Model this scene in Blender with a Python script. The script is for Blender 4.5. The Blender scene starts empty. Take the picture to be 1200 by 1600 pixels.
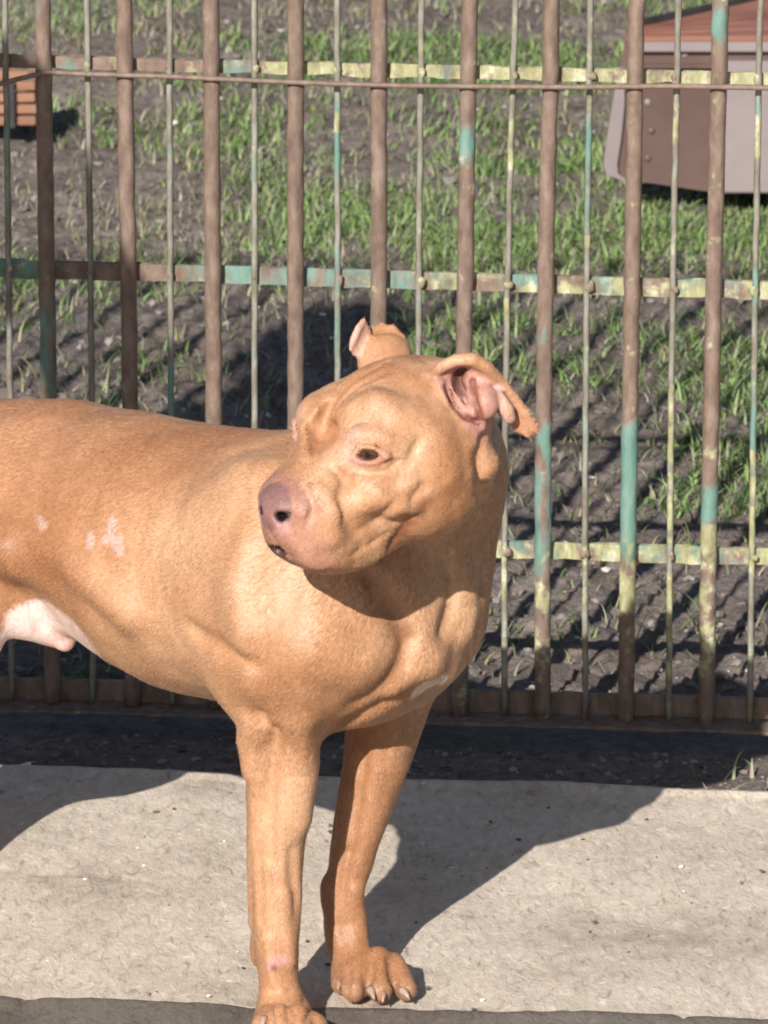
import bpy, bmesh, math, random
import numpy as np
from mathutils import Vector, Matrix

# ------------------------------------------------------------------ camera, light, exposure
scene = bpy.context.scene
FPX, PITCH, CAM_H = 8800.0, math.radians(16.5), 1.70
cam_data = bpy.data.cameras.new('camera')
cam = bpy.data.objects.new('camera', cam_data)
scene.collection.objects.link(cam)
cam.location = (0, 0, CAM_H)
cam.rotation_euler = (math.radians(90) - PITCH, 0, 0)
cam_data.sensor_fit = 'VERTICAL'
cam_data.angle = 2 * math.atan(800 / FPX)
cam_data.clip_start = 0.05
cam_data.clip_end = 2000
cam_data.dof.use_dof = True
cam_data.dof.focus_distance = 4.5
cam_data.dof.aperture_fstop = 20.0
scene.camera = cam

SUN_EL, SUN_AZ = math.radians(30.5), math.radians(18.5)   # light travels away from the camera and to the right
light_dir = Vector((math.sin(SUN_AZ) * math.cos(SUN_EL), math.cos(SUN_AZ) * math.cos(SUN_EL), -math.sin(SUN_EL)))
world = bpy.data.worlds.new('World')
scene.world = world
world.use_nodes = True
wn = world.node_tree
sky = wn.nodes.new('ShaderNodeTexSky')
sky.sky_type = 'NISHITA'
sky.sun_disc = False
sky.sun_elevation = SUN_EL
to_sun = -light_dir
sky.sun_rotation = math.atan2(to_sun.x, to_sun.y)
sky.air_density = 1.0
sky.dust_density = 1.0
bg = wn.nodes['Background']
bg.inputs['Strength'].default_value = 0.055
wn.links.new(sky.outputs['Color'], bg.inputs['Color'])
sun_data = bpy.data.lights.new('sun', 'SUN')
sun_data.energy = 4.8
sun_data.angle = math.radians(0.5)
sun_data.color = (1.0, 0.95, 0.88)
sun = bpy.data.objects.new('sun', sun_data)
scene.collection.objects.link(sun)
sun.rotation_euler = light_dir.to_track_quat('-Z', 'Y').to_euler()
sun.location = (-2, -4, 6)
scene.view_settings.view_transform = 'Standard'
scene.view_settings.look = 'None'
scene.view_settings.exposure = 0.6
scene.view_settings.gamma = 1.0
scene.view_settings.use_curve_mapping = False
scene.cycles.filter_width = 1.9

# ------------------------------------------------------------------ helpers
rng = np.random.default_rng(7)
random.seed(7)
CP, SP = math.cos(PITCH), math.sin(PITCH)

def W(px, py, Y):
    """The place, at distance Y, that a sight line through a photograph point reaches (for measuring)."""
    a, b = (px - 600) / FPX, (800 - py) / FPX
    ry = CP + b * SP
    t = Y / ry
    return np.array((a * t, Y, CAM_H + t * (-SP + b * CP)))

def S(Y, n=1.0):
    """metres covered by n photograph pixels at distance Y"""
    return n * (Y * CP + (CAM_H - 0.5) * SP) / FPX

# the dog is modelled in its own frame, measured for a lower and nearer eye, and then stood on the ground by settle()
FPX0, PITCH0 = 5500.0, math.radians(11.0)
CP0, SP0 = math.cos(PITCH0), math.sin(PITCH0)
def W0(px, py, Y):
    a, b = (px - 600) / FPX0, (800 - py) / FPX0
    t = Y / (CP0 + b * SP0)
    return np.array((a * t, Y, 1.0 + t * (-SP0 + b * CP0)))
def S0(Y, n=1.0):
    return n * (Y * CP0 + 0.5 * SP0) / FPX0
def settle(P):
    """stand the modelled dog on the path: lean and scale it, with the feet kept level"""
    P = np.asarray(P, float); one = P.ndim == 1; P = P.reshape(-1, 3)
    D, k = math.radians(5.5), .955
    t = np.clip((P[:, 2] - .03) / .27, 0, 1); fade = t * t * (3 - 2 * t)
    z = k * (P[:, 2] * math.cos(D) - (P[:, 1] - 2.87) * math.sin(D) * fade)
    dep = P[:, 1] * CP0 + (1 - P[:, 2]) * SP0
    a = P[:, 0] / dep; b = ((P[:, 2] - 1) * CP0 + P[:, 1] * SP0) / dep
    a = a * FPX0 / FPX; b = b * FPX0 / FPX
    s = (z - CAM_H) / (-SP + b * CP)
    Q = np.stack([a * s, s * (CP + b * SP), z], -1)
    return Q[0] if one else Q

def link(o, parent=None):
    scene.collection.objects.link(o)
    if parent is not None:
        o.parent = parent
        o.matrix_parent_inverse = parent.matrix_world.inverted()
    return o

def tag(o, label=None, cat=None, group=None, kind=None):
    if label: o['label'] = label
    if cat: o['category'] = cat
    if group: o['group'] = group
    if kind: o['kind'] = kind
    return o

def empty(name, loc):
    o = bpy.data.objects.new(name, None)
    o.empty_display_size = 0.1
    scene.collection.objects.link(o)
    o.location = loc
    bpy.context.view_layer.update()
    return o

def mesh_obj(name, verts, faces, mat, parent=None, smooth=True, cols=None):
    me = bpy.data.meshes.new(name)
    verts = np.asarray(verts, dtype=np.float32)
    if isinstance(faces, np.ndarray):
        n, k = faces.shape
        me.vertices.add(len(verts))
        me.vertices.foreach_set('co', verts.ravel())
        me.loops.add(n * k)
        me.loops.foreach_set('vertex_index', faces.astype(np.int32).ravel())
        me.polygons.add(n)
        me.polygons.foreach_set('loop_start', np.arange(0, n * k, k, dtype=np.int32))
        me.polygons.foreach_set('loop_total', np.full(n, k, dtype=np.int32))
        me.update(calc_edges=True)
    else:
        me.from_pydata([tuple(map(float, v)) for v in verts], [], faces)
    me.polygons.foreach_set('use_smooth', [smooth] * len(me.polygons))
    if cols is not None:
        at = me.color_attributes.new('tint', 'FLOAT_COLOR', 'POINT')
        c4 = np.ones((len(verts), 4), dtype=np.float32)
        c4[:, :3] = cols
        at.data.foreach_set('color', c4.ravel())
    me.materials.append(mat)
    o = bpy.data.objects.new(name, me)
    return link(o, parent)

# ------------------------------------------------------------------ noise
_perm = rng.permutation(256)
_perm = np.concatenate([_perm, _perm, _perm])
_val = rng.random(256) * 2 - 1
def vnoise(p):
    """smooth value noise, p (n,3)"""
    p = np.asarray(p, dtype=np.float64)
    i = np.floor(p).astype(np.int64)
    f = p - i
    f = f * f * (3 - 2 * f)
    i &= 255
    out = 0
    for dx in (0, 1):
        for dy in (0, 1):
            for dz in (0, 1):
                h = _val[_perm[_perm[_perm[(i[:, 0] + dx) & 255] + ((i[:, 1] + dy) & 255)] + ((i[:, 2] + dz) & 255)] & 255]
                w = (f[:, 0] if dx else 1 - f[:, 0]) * (f[:, 1] if dy else 1 - f[:, 1]) * (f[:, 2] if dz else 1 - f[:, 2])
                out = out + h * w
    return out
def fbm(p, octaves=4, gain=0.5):
    a, s, out = 1.0, 1.0, 0
    for _ in range(octaves):
        out = out + a * vnoise(p * s + 17.3 * s)
        a *= gain; s *= 2.03
    return out

# ------------------------------------------------------------------ materials
def new_mat(name):
    m = bpy.data.materials.new(name)
    m.use_nodes = True
    return m, m.node_tree.nodes, m.node_tree.links, m.node_tree.nodes['Principled BSDF']

def ramp(nodes, stops):
    r = nodes.new('ShaderNodeValToRGB')
    e = r.color_ramp.elements
    while len(e) < len(stops): e.new(0.5)
    for el, (p, c) in zip(e, stops):
        el.position = p
        el.color = (*c, 1) if len(c) == 3 else c
    return r

def noise(nodes, links, scale, detail=4, rough=0.55, vec=None, dist=0.0):
    n = nodes.new('ShaderNodeTexNoise')
    n.inputs['Scale'].default_value = scale
    n.inputs['Detail'].default_value = detail
    n.inputs['Roughness'].default_value = rough
    n.inputs['Distortion'].default_value = dist
    if vec is not None: links.new(vec, n.inputs['Vector'])
    return n

def coords(nodes, links, scale=(1, 1, 1), kind='Object', rot=(0, 0, 0)):
    tc = nodes.new('ShaderNodeTexCoord')
    mp = nodes.new('ShaderNodeMapping')
    mp.inputs['Scale'].default_value = scale
    mp.inputs['Rotation'].default_value = rot
    links.new(tc.outputs[kind], mp.inputs['Vector'])
    return mp.outputs['Vector']

def mixc(nodes, links, fac, a, b, mode='MIX'):
    m = nodes.new('ShaderNodeMix')
    m.data_type = 'RGBA'
    m.blend_type = mode
    for sock, v in ((m.inputs[0], fac), (m.inputs[6], a), (m.inputs[7], b)):
        if isinstance(v, (int, float)): sock.default_value = v
        elif isinstance(v, tuple): sock.default_value = (*v, 1)
        else: links.new(v, sock)
    return m.outputs[2]

def bump(nodes, links, height, strength, dist, normal=None):
    b = nodes.new('ShaderNodeBump')
    b.inputs['Strength'].default_value = strength
    b.inputs['Distance'].default_value = dist
    links.new(height, b.inputs['Height'])
    if normal is not None: links.new(normal, b.inputs['Normal'])
    return b.outputs['Normal']

def mat_soil():
    m, n, l, p = new_mat('soil')
    v = coords(n, l)
    a = noise(n, l, 6, 6, 0.65, v)
    b = noise(n, l, 60, 6, 0.7, v, 0.6)
    r1 = ramp(n, [(0.3, (0.125, 0.098, 0.085)), (0.5, (0.175, 0.142, 0.126)), (0.72, (0.235, 0.198, 0.178))])
    l.new(a.outputs['Fac'], r1.inputs['Fac'])
    r2 = ramp(n, [(0.3, (0.5, 0.5, 0.52)), (0.52, (1, 1, 1)), (0.75, (1.5, 1.45, 1.4))])
    l.new(b.outputs['Fac'], r2.inputs['Fac'])
    c = mixc(n, l, 1.0, r1.outputs['Color'], r2.outputs['Color'], 'MULTIPLY')
    l.new(c, p.inputs['Base Color'])
    p.inputs['Roughness'].default_value = 0.85
    p.inputs['Specular IOR Level'].default_value = 0.3
    b2 = noise(n, l, 170, 4, 0.6, v)
    nn = bump(n, l, b.outputs['Fac'], 0.9, 0.010)
    nn = bump(n, l, b2.outputs['Fac'], 0.7, 0.003, nn)
    l.new(nn, p.inputs['Normal'])
    return m

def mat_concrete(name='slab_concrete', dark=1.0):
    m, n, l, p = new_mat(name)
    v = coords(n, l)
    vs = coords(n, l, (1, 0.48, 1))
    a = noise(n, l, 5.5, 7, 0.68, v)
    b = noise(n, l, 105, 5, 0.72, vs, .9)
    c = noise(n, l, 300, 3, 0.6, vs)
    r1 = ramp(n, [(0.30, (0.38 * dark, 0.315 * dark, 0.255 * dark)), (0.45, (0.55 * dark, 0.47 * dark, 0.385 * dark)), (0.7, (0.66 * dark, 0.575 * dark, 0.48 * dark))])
    l.new(a.outputs['Fac'], r1.inputs['Fac'])
    r2 = ramp(n, [(0.30, (0.50, 0.46, 0.43)), (0.42, (0.84, 0.82, 0.80)), (0.6, (1.0, 1.0, 1.0)), (0.72, (1.3, 1.3, 1.3))])
    l.new(b.outputs['Fac'], r2.inputs['Fac'])
    col = mixc(n, l, 1.0, r1.outputs['Color'], r2.outputs['Color'], 'MULTIPLY')
    # dark pits and pale chips
    vo = n.new('ShaderNodeTexVoronoi'); vo.inputs['Scale'].default_value = 26
    l.new(vs, vo.inputs['Vector'])
    rp = ramp(n, [(0.0, (1, 1, 1)), (0.09, (0, 0, 0))]); l.new(vo.outputs['Distance'], rp.inputs['Fac'])
    g = n.new('ShaderNodeSeparateColor'); l.new(vo.outputs['Color'], g.inputs['Color'])
    gt = n.new('ShaderNodeMath'); gt.operation = 'GREATER_THAN'; gt.inputs[1].default_value = 0.72
    l.new(g.outputs['Red'], gt.inputs[0])
    mm = n.new('ShaderNodeMath'); mm.operation = 'MULTIPLY'
    l.new(rp.outputs['Color'], mm.inputs[0]); l.new(gt.outputs[0], mm.inputs[1])
    col = mixc(n, l, mm.outputs[0], col, (0.09, 0.075, 0.065))
    vo2 = n.new('ShaderNodeTexVoronoi'); vo2.inputs['Scale'].default_value = 33
    l.new(coords(n, l, (1, 1.6, 1), rot=(0, 0, 0.7)), vo2.inputs['Vector'])
    rp2 = ramp(n, [(0.0, (1, 1, 1)), (0.13, (0, 0, 0))]); l.new(vo2.outputs['Distance'], rp2.inputs['Fac'])
    g2 = n.new('ShaderNodeSeparateColor'); l.new(vo2.outputs['Color'], g2.inputs['Color'])
    gt2 = n.new('ShaderNodeMath'); gt2.operation = 'GREATER_THAN'; gt2.inputs[1].default_value = 0.8
    l.new(g2.outputs['Green'], gt2.inputs[0])
    mm2 = n.new('ShaderNodeMath'); mm2.operation = 'MULTIPLY'
    l.new(rp2.outputs['Color'], mm2.inputs[0]); l.new(gt2.outputs[0], mm2.inputs[1])
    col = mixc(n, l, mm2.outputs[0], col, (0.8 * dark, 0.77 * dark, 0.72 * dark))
    l.new(col, p.inputs['Base Color'])
    p.inputs['Roughness'].default_value = 0.8
    nn = bump(n, l, b.outputs['Fac'], 0.65, 0.003)
    nn = bump(n, l, c.outputs['Fac'], 0.6, 0.0015, nn)
    nn2 = n.new('ShaderNodeBump'); nn2.invert = True
    nn2.inputs['Strength'].default_value = 0.8; nn2.inputs['Distance'].default_value = 0.004
    l.new(mm.outputs[0], nn2.inputs['Height']); l.new(nn, nn2.inputs['Normal'])
    l.new(nn2.outputs['Normal'], p.inputs['Normal'])
    return m

def mat_bar(name, base=((0.10, 0.066, 0.048), (0.18, 0.125, 0.098), (0.26, 0.195, 0.16)), psc=32):
    """old iron: rust brown, remains of teal paint where the tint's green says so, cream lichen and primer where its red says so"""
    m, n, l, p = new_mat(name)
    v = coords(n, l, (1, 1, 0.45))
    at = n.new('ShaderNodeAttribute'); at.attribute_name = 'tint'
    sc = n.new('ShaderNodeSeparateColor'); l.new(at.outputs['Color'], sc.inputs['Color'])
    a = noise(n, l, 90, 5, 0.65, v)
    b = noise(n, l, psc, 5, 0.6, v, 0.4)
    c = noise(n, l, psc * 1.6, 4, 0.6, coords(n, l, (1, 1, 1), rot=(0.3, 0.4, 0.9)), 0.3)
    rust = ramp(n, [(0.25, base[0]), (0.5, base[1]), (0.75, base[2])])
    l.new(a.outputs['Fac'], rust.inputs['Fac'])
    def thr(src, chan, width=0.05):
        s = n.new('ShaderNodeMath'); s.operation = 'SUBTRACT'
        inv = n.new('ShaderNodeMath'); inv.operation = 'SUBTRACT'; inv.inputs[0].default_value = 1.0
        l.new(chan, inv.inputs[1])
        # map noise 0.3..0.7 on 0..1
        mr = n.new('ShaderNodeMapRange'); mr.inputs[1].default_value = 0.28; mr.inputs[2].default_value = 0.72
        l.new(src, mr.inputs[0])
        l.new(mr.outputs[0], s.inputs[0]); l.new(inv.outputs[0], s.inputs[1])
        d = n.new('ShaderNodeMapRange'); d.inputs[1].default_value = 0.0; d.inputs[2].default_value = width
        l.new(s.outputs[0], d.inputs[0])
        return d.outputs[0]
    teal = ramp(n, [(0.3, (0.09, 0.19, 0.16)), (0.7, (0.18, 0.28, 0.235))]); l.new(a.outputs['Fac'], teal.inputs['Fac'])
    cream = ramp(n, [(0.3, (0.20, 0.19, 0.10)), (0.5, (0.32, 0.31, 0.17)), (0.72, (0.60, 0.58, 0.44))]); l.new(a.outputs['Fac'], cream.inputs['Fac'])
    f1 = thr(b.outputs['Fac'], sc.outputs['Green'], 0.30)
    f2 = thr(c.outputs['Fac'], sc.outputs['Red'], 0.26)
    col = mixc(n, l, f1, rust.outputs['Color'], teal.outputs['Color'])
    col = mixc(n, l, f2, col, cream.outputs['Color'])
    l.new(col, p.inputs['Base Color'])
    p.inputs['Roughness'].default_value = 0.62
    p.inputs['Specular IOR Level'].default_value = 0.35
    nn = bump(n, l, a.outputs['Fac'], 0.8, 0.0014)
    nn = bump(n, l, f1, 0.5, 0.0006, nn)
    l.new(nn, p.inputs['Normal'])
    return m

def mat_simple(name, c0, c1, scale=20, rough=0.6, bmp=0.4, bdist=0.002, detail=5, spec=0.4, sc3=(1, 1, 1)):
    m, n, l, p = new_mat(name)
    v = coords(n, l, sc3)
    a = noise(n, l, scale, detail, 0.6, v)
    r = ramp(n, [(0.3, c0), (0.7, c1)]); l.new(a.outputs['Fac'], r.inputs['Fac'])
    l.new(r.outputs['Color'], p.inputs['Base Color'])
    p.inputs['Roughness'].default_value = rough
    p.inputs['Specular IOR Level'].default_value = spec
    if bmp: l.new(bump(n, l, a.outputs['Fac'], bmp, bdist), p.inputs['Normal'])
    return m

def mat_tint(name, rough=0.7, trans=0.0, spec=0.3):
    m, n, l, p = new_mat(name)
    at = n.new('ShaderNodeAttribute'); at.attribute_name = 'tint'
    l.new(at.outputs['Color'], p.inputs['Base Color'])
    p.inputs['Roughness'].default_value = rough
    p.inputs['Specular IOR Level'].default_value = spec
    return m

def mat_fur():
    m, n, l, p = new_mat('short_fur')
    at = n.new('ShaderNodeAttribute'); at.attribute_name = 'tint'
    sk = n.new('ShaderNodeAttribute'); sk.attribute_name = 'bare'
    v = coords(n, l, (1.0, 1.0, 0.45), rot=(0, 0.5, 0.6))
    v2 = coords(n, l)
    big = noise(n, l, 9, 4, 0.6, v2, 0.3)
    mid = noise(n, l, 55, 5, 0.65, v, 0.5)
    fine = noise(n, l, 420, 3, 0.6, v)
    r1 = ramp(n, [(0.3, (0.80, 0.74, 0.68)), (0.5, (1, 1, 1)), (0.72, (1.14, 1.19, 1.26))]); l.new(big.outputs['Fac'], r1.inputs['Fac'])
    r2 = ramp(n, [(0.3, (0.80, 0.74, 0.68)), (0.5, (1, 1, 1)), (0.72, (1.14, 1.17, 1.22))]); l.new(mid.outputs['Fac'], r2.inputs['Fac'])
    r3 = ramp(n, [(0.25, (0.76, 0.72, 0.68)), (0.5, (1, 1, 1)), (0.75, (1.18, 1.18, 1.18))]); l.new(fine.outputs['Fac'], r3.inputs['Fac'])
    c = mixc(n, l, 1.0, at.outputs['Color'], r1.outputs['Color'], 'MULTIPLY')
    c = mixc(n, l, 1.0, c, r2.outputs['Color'], 'MULTIPLY')
    c = mixc(n, l, 0.8, c, r3.outputs['Color'], 'MULTIPLY')
    l.new(c, p.inputs['Base Color'])
    p.inputs['Roughness'].default_value = 0.5
    p.inputs['Specular IOR Level'].default_value = 0.4
    p.inputs['Sheen Weight'].default_value = 0.05
    p.inputs['Sheen Roughness'].default_value = 0.4
    p.inputs['Sheen Tint'].default_value = (1.0, 0.8, 0.6, 1)
    p.inputs['Subsurface Weight'].default_value = 0.05
    p.inputs['Subsurface Radius'].default_value = (0.006, 0.003, 0.002)
    nn = bump(n, l, mid.outputs['Fac'], 0.35, 0.004)
    nn = bump(n, l, fine.outputs['Fac'], 0.45, 0.0009, nn)
    l.new(nn, p.inputs['Normal'])
    return m

# ------------------------------------------------------------------ distance-field sculpting
def _dot(a, b): return (a * b).sum(-1)

class Sculpt:
    """A body built as one distance field: rounded cones, ellipsoids and thick triangles blended into each other, then meshed."""
    def __init__(self, lo, hi, h):
        self.lo, self.h = np.array(lo, float), h
        self.n = np.ceil((np.array(hi) - self.lo) / h).astype(int) + 1
        self.d = np.ones(self.n, dtype=np.float32)
        self.ops = []
    def _add(self, fn, lo, hi, k, mode):
        m = k + 3 * self.h + 0.006
        i0 = np.clip(np.floor((lo - m - self.lo) / self.h).astype(int), 0, self.n)
        i1 = np.clip(np.ceil((hi + m - self.lo) / self.h).astype(int) + 1, 0, self.n)
        if (i1 <= i0).any(): return
        ax = [(self.lo[a] + self.h * np.arange(i0[a], i1[a])).astype(np.float32) for a in range(3)]
        P = np.stack(np.meshgrid(*ax, indexing='ij'), -1)
        e = fn(P)
        sl = tuple(slice(i0[a], i1[a]) for a in range(3))
        self.d[sl] = self.comb(self.d[sl], e, k, mode)
    @staticmethod
    def comb(d, e, k, mode):
        if mode == 'add':
            if k <= 0: return np.minimum(d, e)
            t = np.clip(0.5 + 0.5 * (d - e) / k, 0, 1)
            return d + (e - d) * t - k * t * (1 - t)
        e = -e
        if k <= 0: return np.maximum(d, e)
        t = np.clip(0.5 - 0.5 * (d - e) / k, 0, 1)
        return d + (e - d) * t + k * t * (1 - t)
    def cone(self, a, b, ra, rb, k=0.02, mode='add'):
        a, b = np.array(a, np.float32), np.array(b, np.float32)
        ba = b - a; L2 = max(float(ba @ ba), 1e-9)
        def fn(P):
            t = np.clip(((P - a) @ ba) / L2, 0, 1)
            q = P - a - t[..., None] * ba
            return np.sqrt(_dot(q, q)) - (ra + (rb - ra) * t)
        r = max(ra, rb)
        self._add(fn, np.minimum(a, b) - r, np.maximum(a, b) + r, k, mode)
    def tube(self, pts, rads, k=0.01, mode='add'):
        """polyline of cones joined first, so that k only softens the join with the body"""
        pts = [np.array(p, np.float32) for p in pts]
        if isinstance(rads, (int, float)): rads = [rads] * len(pts)
        def fn(P):
            out = None
            for a, b, ra, rb in zip(pts[:-1], pts[1:], rads[:-1], rads[1:]):
                ba = b - a
                t = np.clip(((P - a) @ ba) / max(float(ba @ ba), 1e-9), 0, 1)
                q = P - a - t[..., None] * ba
                e = np.sqrt(_dot(q, q)) - (ra + (rb - ra) * t)
                out = e if out is None else np.minimum(out, e)
            return out
        r = max(rads); A = np.array(pts)
        self._add(fn, A.min(0) - r, A.max(0) + r, k, mode)
    def ell(self, c, r, axes=None, k=0.02, mode='add'):
        c = np.array(c, np.float32); r = np.array(r, np.float32)
        R = np.eye(3, dtype=np.float32) if axes is None else np.array(axes, np.float32)   # rows: local axes
        def fn(P):
            q = (P - c) @ R.T
            k0 = np.sqrt(_dot(q / r, q / r)); k1 = np.sqrt(_dot(q / (r * r), q / (r * r))) + 1e-9
            return k0 * (k0 - 1) / k1
        ext = np.sqrt(((R * r[:, None]) ** 2).sum(0))
        self._add(fn, c - ext, c + ext, k, mode)
    def tri(self, a, b, c, th, k=0.006, mode='add'):
        a, b, c = (np.array(x, np.float32) for x in (a, b, c))
        ba, cb, ac = b - a, c - b, a - c
        nor = np.cross(ba, ac)
        def seg(p, e):
            t = np.clip((p @ e) / float(e @ e), 0, 1)
            q = p - t[..., None] * e
            return _dot(q, q)
        def fn(P):
            pa, pb, pc = P - a, P - b, P - c
            ins = (np.sign(pa @ np.cross(ba, nor)) + np.sign(pb @ np.cross(cb, nor)) + np.sign(pc @ np.cross(ac, nor))) < 2.0
            d1 = np.minimum(np.minimum(seg(pa, ba), seg(pb, cb)), seg(pc, ac))
            d2 = (pa @ nor) ** 2 / float(nor @ nor)
            return np.sqrt(np.where(ins, d1, d2)) - th
        A = np.array((a, b, c))
        self._add(fn, A.min(0) - th, A.max(0) + th, k, mode)
    def hit(self, px, py, sink=0.0):
        """first point of the body on the sight line through a photograph point, used to place folds on the surface"""
        a = W0(px, py, self.lo[1]); b = W0(px, py, self.lo[1] + self.h * (self.n[1] - 1))
        P = a + (b - a) * np.linspace(0, 1, 1200)[:, None]
        I = np.rint((P - self.lo) / self.h).astype(int)
        ok = ((I >= 0) & (I < self.n)).all(1)
        I = np.clip(I, 0, self.n - 1)
        v = np.where(ok, self.d[I[:, 0], I[:, 1], I[:, 2]], 1.0)
        j = int(np.argmax(v < 0)) if (v < 0).any() else int(np.argmin(v))
        u = (b - a) / np.linalg.norm(b - a)
        return P[j] + u * sink
    def mesh(self):
        d = self.d; n = self.n
        neg = d < 0
        anyn = np.zeros(n - 1, bool); alln = np.ones(n - 1, bool)
        C = [(i, j, k) for i in (0, 1) for j in (0, 1) for k in (0, 1)]
        for i, j, k in C:
            s = neg[i:n[0] - 1 + i, j:n[1] - 1 + j, k:n[2] - 1 + k]
            anyn |= s; alln &= s
        act = anyn & ~alln
        flat = np.flatnonzero(act)
        I = np.stack(np.unravel_index(flat, act.shape), -1)
        cv = {c: d[I[:, 0] + c[0], I[:, 1] + c[1], I[:, 2] + c[2]] for c in C}
        acc = np.zeros((len(I), 3)); cnt = np.zeros(len(I))
        for a in range(3):
            for c in C:
                if c[a]: continue
                c2 = list(c); c2[a] = 1; c2 = tuple(c2)
                v0, v1 = cv[c], cv[c2]
                x = (v0 < 0) != (v1 < 0)
                t = np.where(x, v0 / np.where(x, v0 - v1, 1), 0)
                pos = np.tile(np.array(c, float), (len(I), 1)); pos[:, a] = t
                acc += pos * x[:, None]; cnt += x
        V = self.lo + self.h * (I + acc / cnt[:, None])
        faces = []
        st = np.array([act.shape[1] * act.shape[2], act.shape[2], 1])
        for a in range(3):
            b, c = (a + 1) % 3, (a + 2) % 3
            s0 = [slice(0, -1)] * 3; s1 = [slice(0, -1)] * 3
            s0[b] = s1[b] = slice(1, -1); s0[c] = s1[c] = slice(1, -1)
            s1[a] = slice(1, None)
            n0, n1 = neg[tuple(s0)], neg[tuple(s1)]
            for flip, mask in ((False, n0 & ~n1), (True, ~n0 & n1)):
                E = np.stack(np.nonzero(mask), -1)
                if not len(E): continue
                E[:, b] += 1; E[:, c] += 1
                base = E @ st
                q = np.stack([base - st[b] - st[c], base - st[c], base, base - st[b]], -1)
                q = np.searchsorted(flat, q)
                faces.append(q[:, ::-1] if flip else q)
        return V, np.concatenate(faces)

def relax(V, F, amount=0.5, times=1):
    """even out grid ripple"""
    E = np.concatenate([F[:, [0, 1]], F[:, [1, 2]], F[:, [2, 3]], F[:, [3, 0]]])
    for _ in range(times):
        acc = np.zeros_like(V)
        for a in range(3):
            acc[:, a] = np.bincount(E[:, 0], V[E[:, 1], a], len(V)) + np.bincount(E[:, 1], V[E[:, 0], a], len(V))
        cnt = np.bincount(E[:, 0], minlength=len(V)) + np.bincount(E[:, 1], minlength=len(V))
        V = V + amount * (acc / np.maximum(cnt, 1)[:, None] - V)
    return V
# ------------------------------------------------------------------ ground
M_SOIL = mat_soil()
FY0, FK = 5.058, .103
def fence_y(X): return FY0 - FK * X
def slab_back(X): return 4.878 - .113 * X
def slab_front(X): return 4.302 - .094 * X

def axis(parts):
    out = []
    for a, b, st in parts:
        out += list(np.arange(a, b, st))
    return np.array(out + [parts[-1][1]])
def grow(a, b, st, k=1.25):
    out = [a]
    while out[-1] < b:
        out.append(out[-1] + st); st *= k
    return out
xs = np.concatenate([-np.array(grow(2.2, 400, .05))[::-1], axis([(-2.2, -.7, .022), (-.7, .7, .0062), (.7, 2.2, .022)])[1:-1], grow(2.2, 400, .05)])
ys = np.concatenate([-np.array(grow(-2.6, 400, .12))[::-1], axis([(2.6, 4.75, .05), (4.75, 6.0, .0068), (6.0, 7.4, .0095), (7.4, 9.2, .016), (9.2, 13, .05)])[1:-1], grow(13, 500, .1)])
GX, GY = np.meshgrid(xs, ys, indexing='ij')
def ground_h(X, Y):
    X = np.asarray(X, float); Y = np.asarray(Y, float)
    P = np.stack([X, Y, np.zeros_like(X)], -1).reshape(-1, 3)
    far = np.clip((Y - fence_y(X) - .04) / .15, 0, 1).ravel()
    big = fbm(P * 1.3 + 5, 3) * .022
    r1 = fbm(P * np.array((17, 20, 1)) + 3 * vnoise(P * 4)[:, None], 3, .55)
    clod = (1 - np.abs(r1) * 1.6) * .0072
    small = fbm(P * np.array((68, 48, 1)), 3, .6) * .0032
    h = -.022 + far * (big * np.clip(P[:, 1] - 5.3, 0, 1) + clod - .012) + small * (.45 + .55 * far)
    under = ((Y < slab_back(X) + .004) & (Y > -2)).ravel()
    h = np.where(under, -.05, h)
    near = ((Y < slab_front(X) - .02)).ravel()
    h = np.where(near, -.035, h)
    return h.reshape(X.shape)
GZ = ground_h(GX, GY)
nx, ny = GX.shape
idx = np.arange(nx * ny).reshape(nx, ny)
gf = np.stack([idx[:-1, :-1], idx[1:, :-1], idx[1:, 1:], idx[:-1, 1:]], -1).reshape(-1, 4)
ground = mesh_obj('ground', np.stack([GX, GY, GZ], -1).reshape(-1, 3), gf, M_SOIL)
tag(ground, 'dark trodden soil of the yard behind the iron fence', kind='structure')

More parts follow.
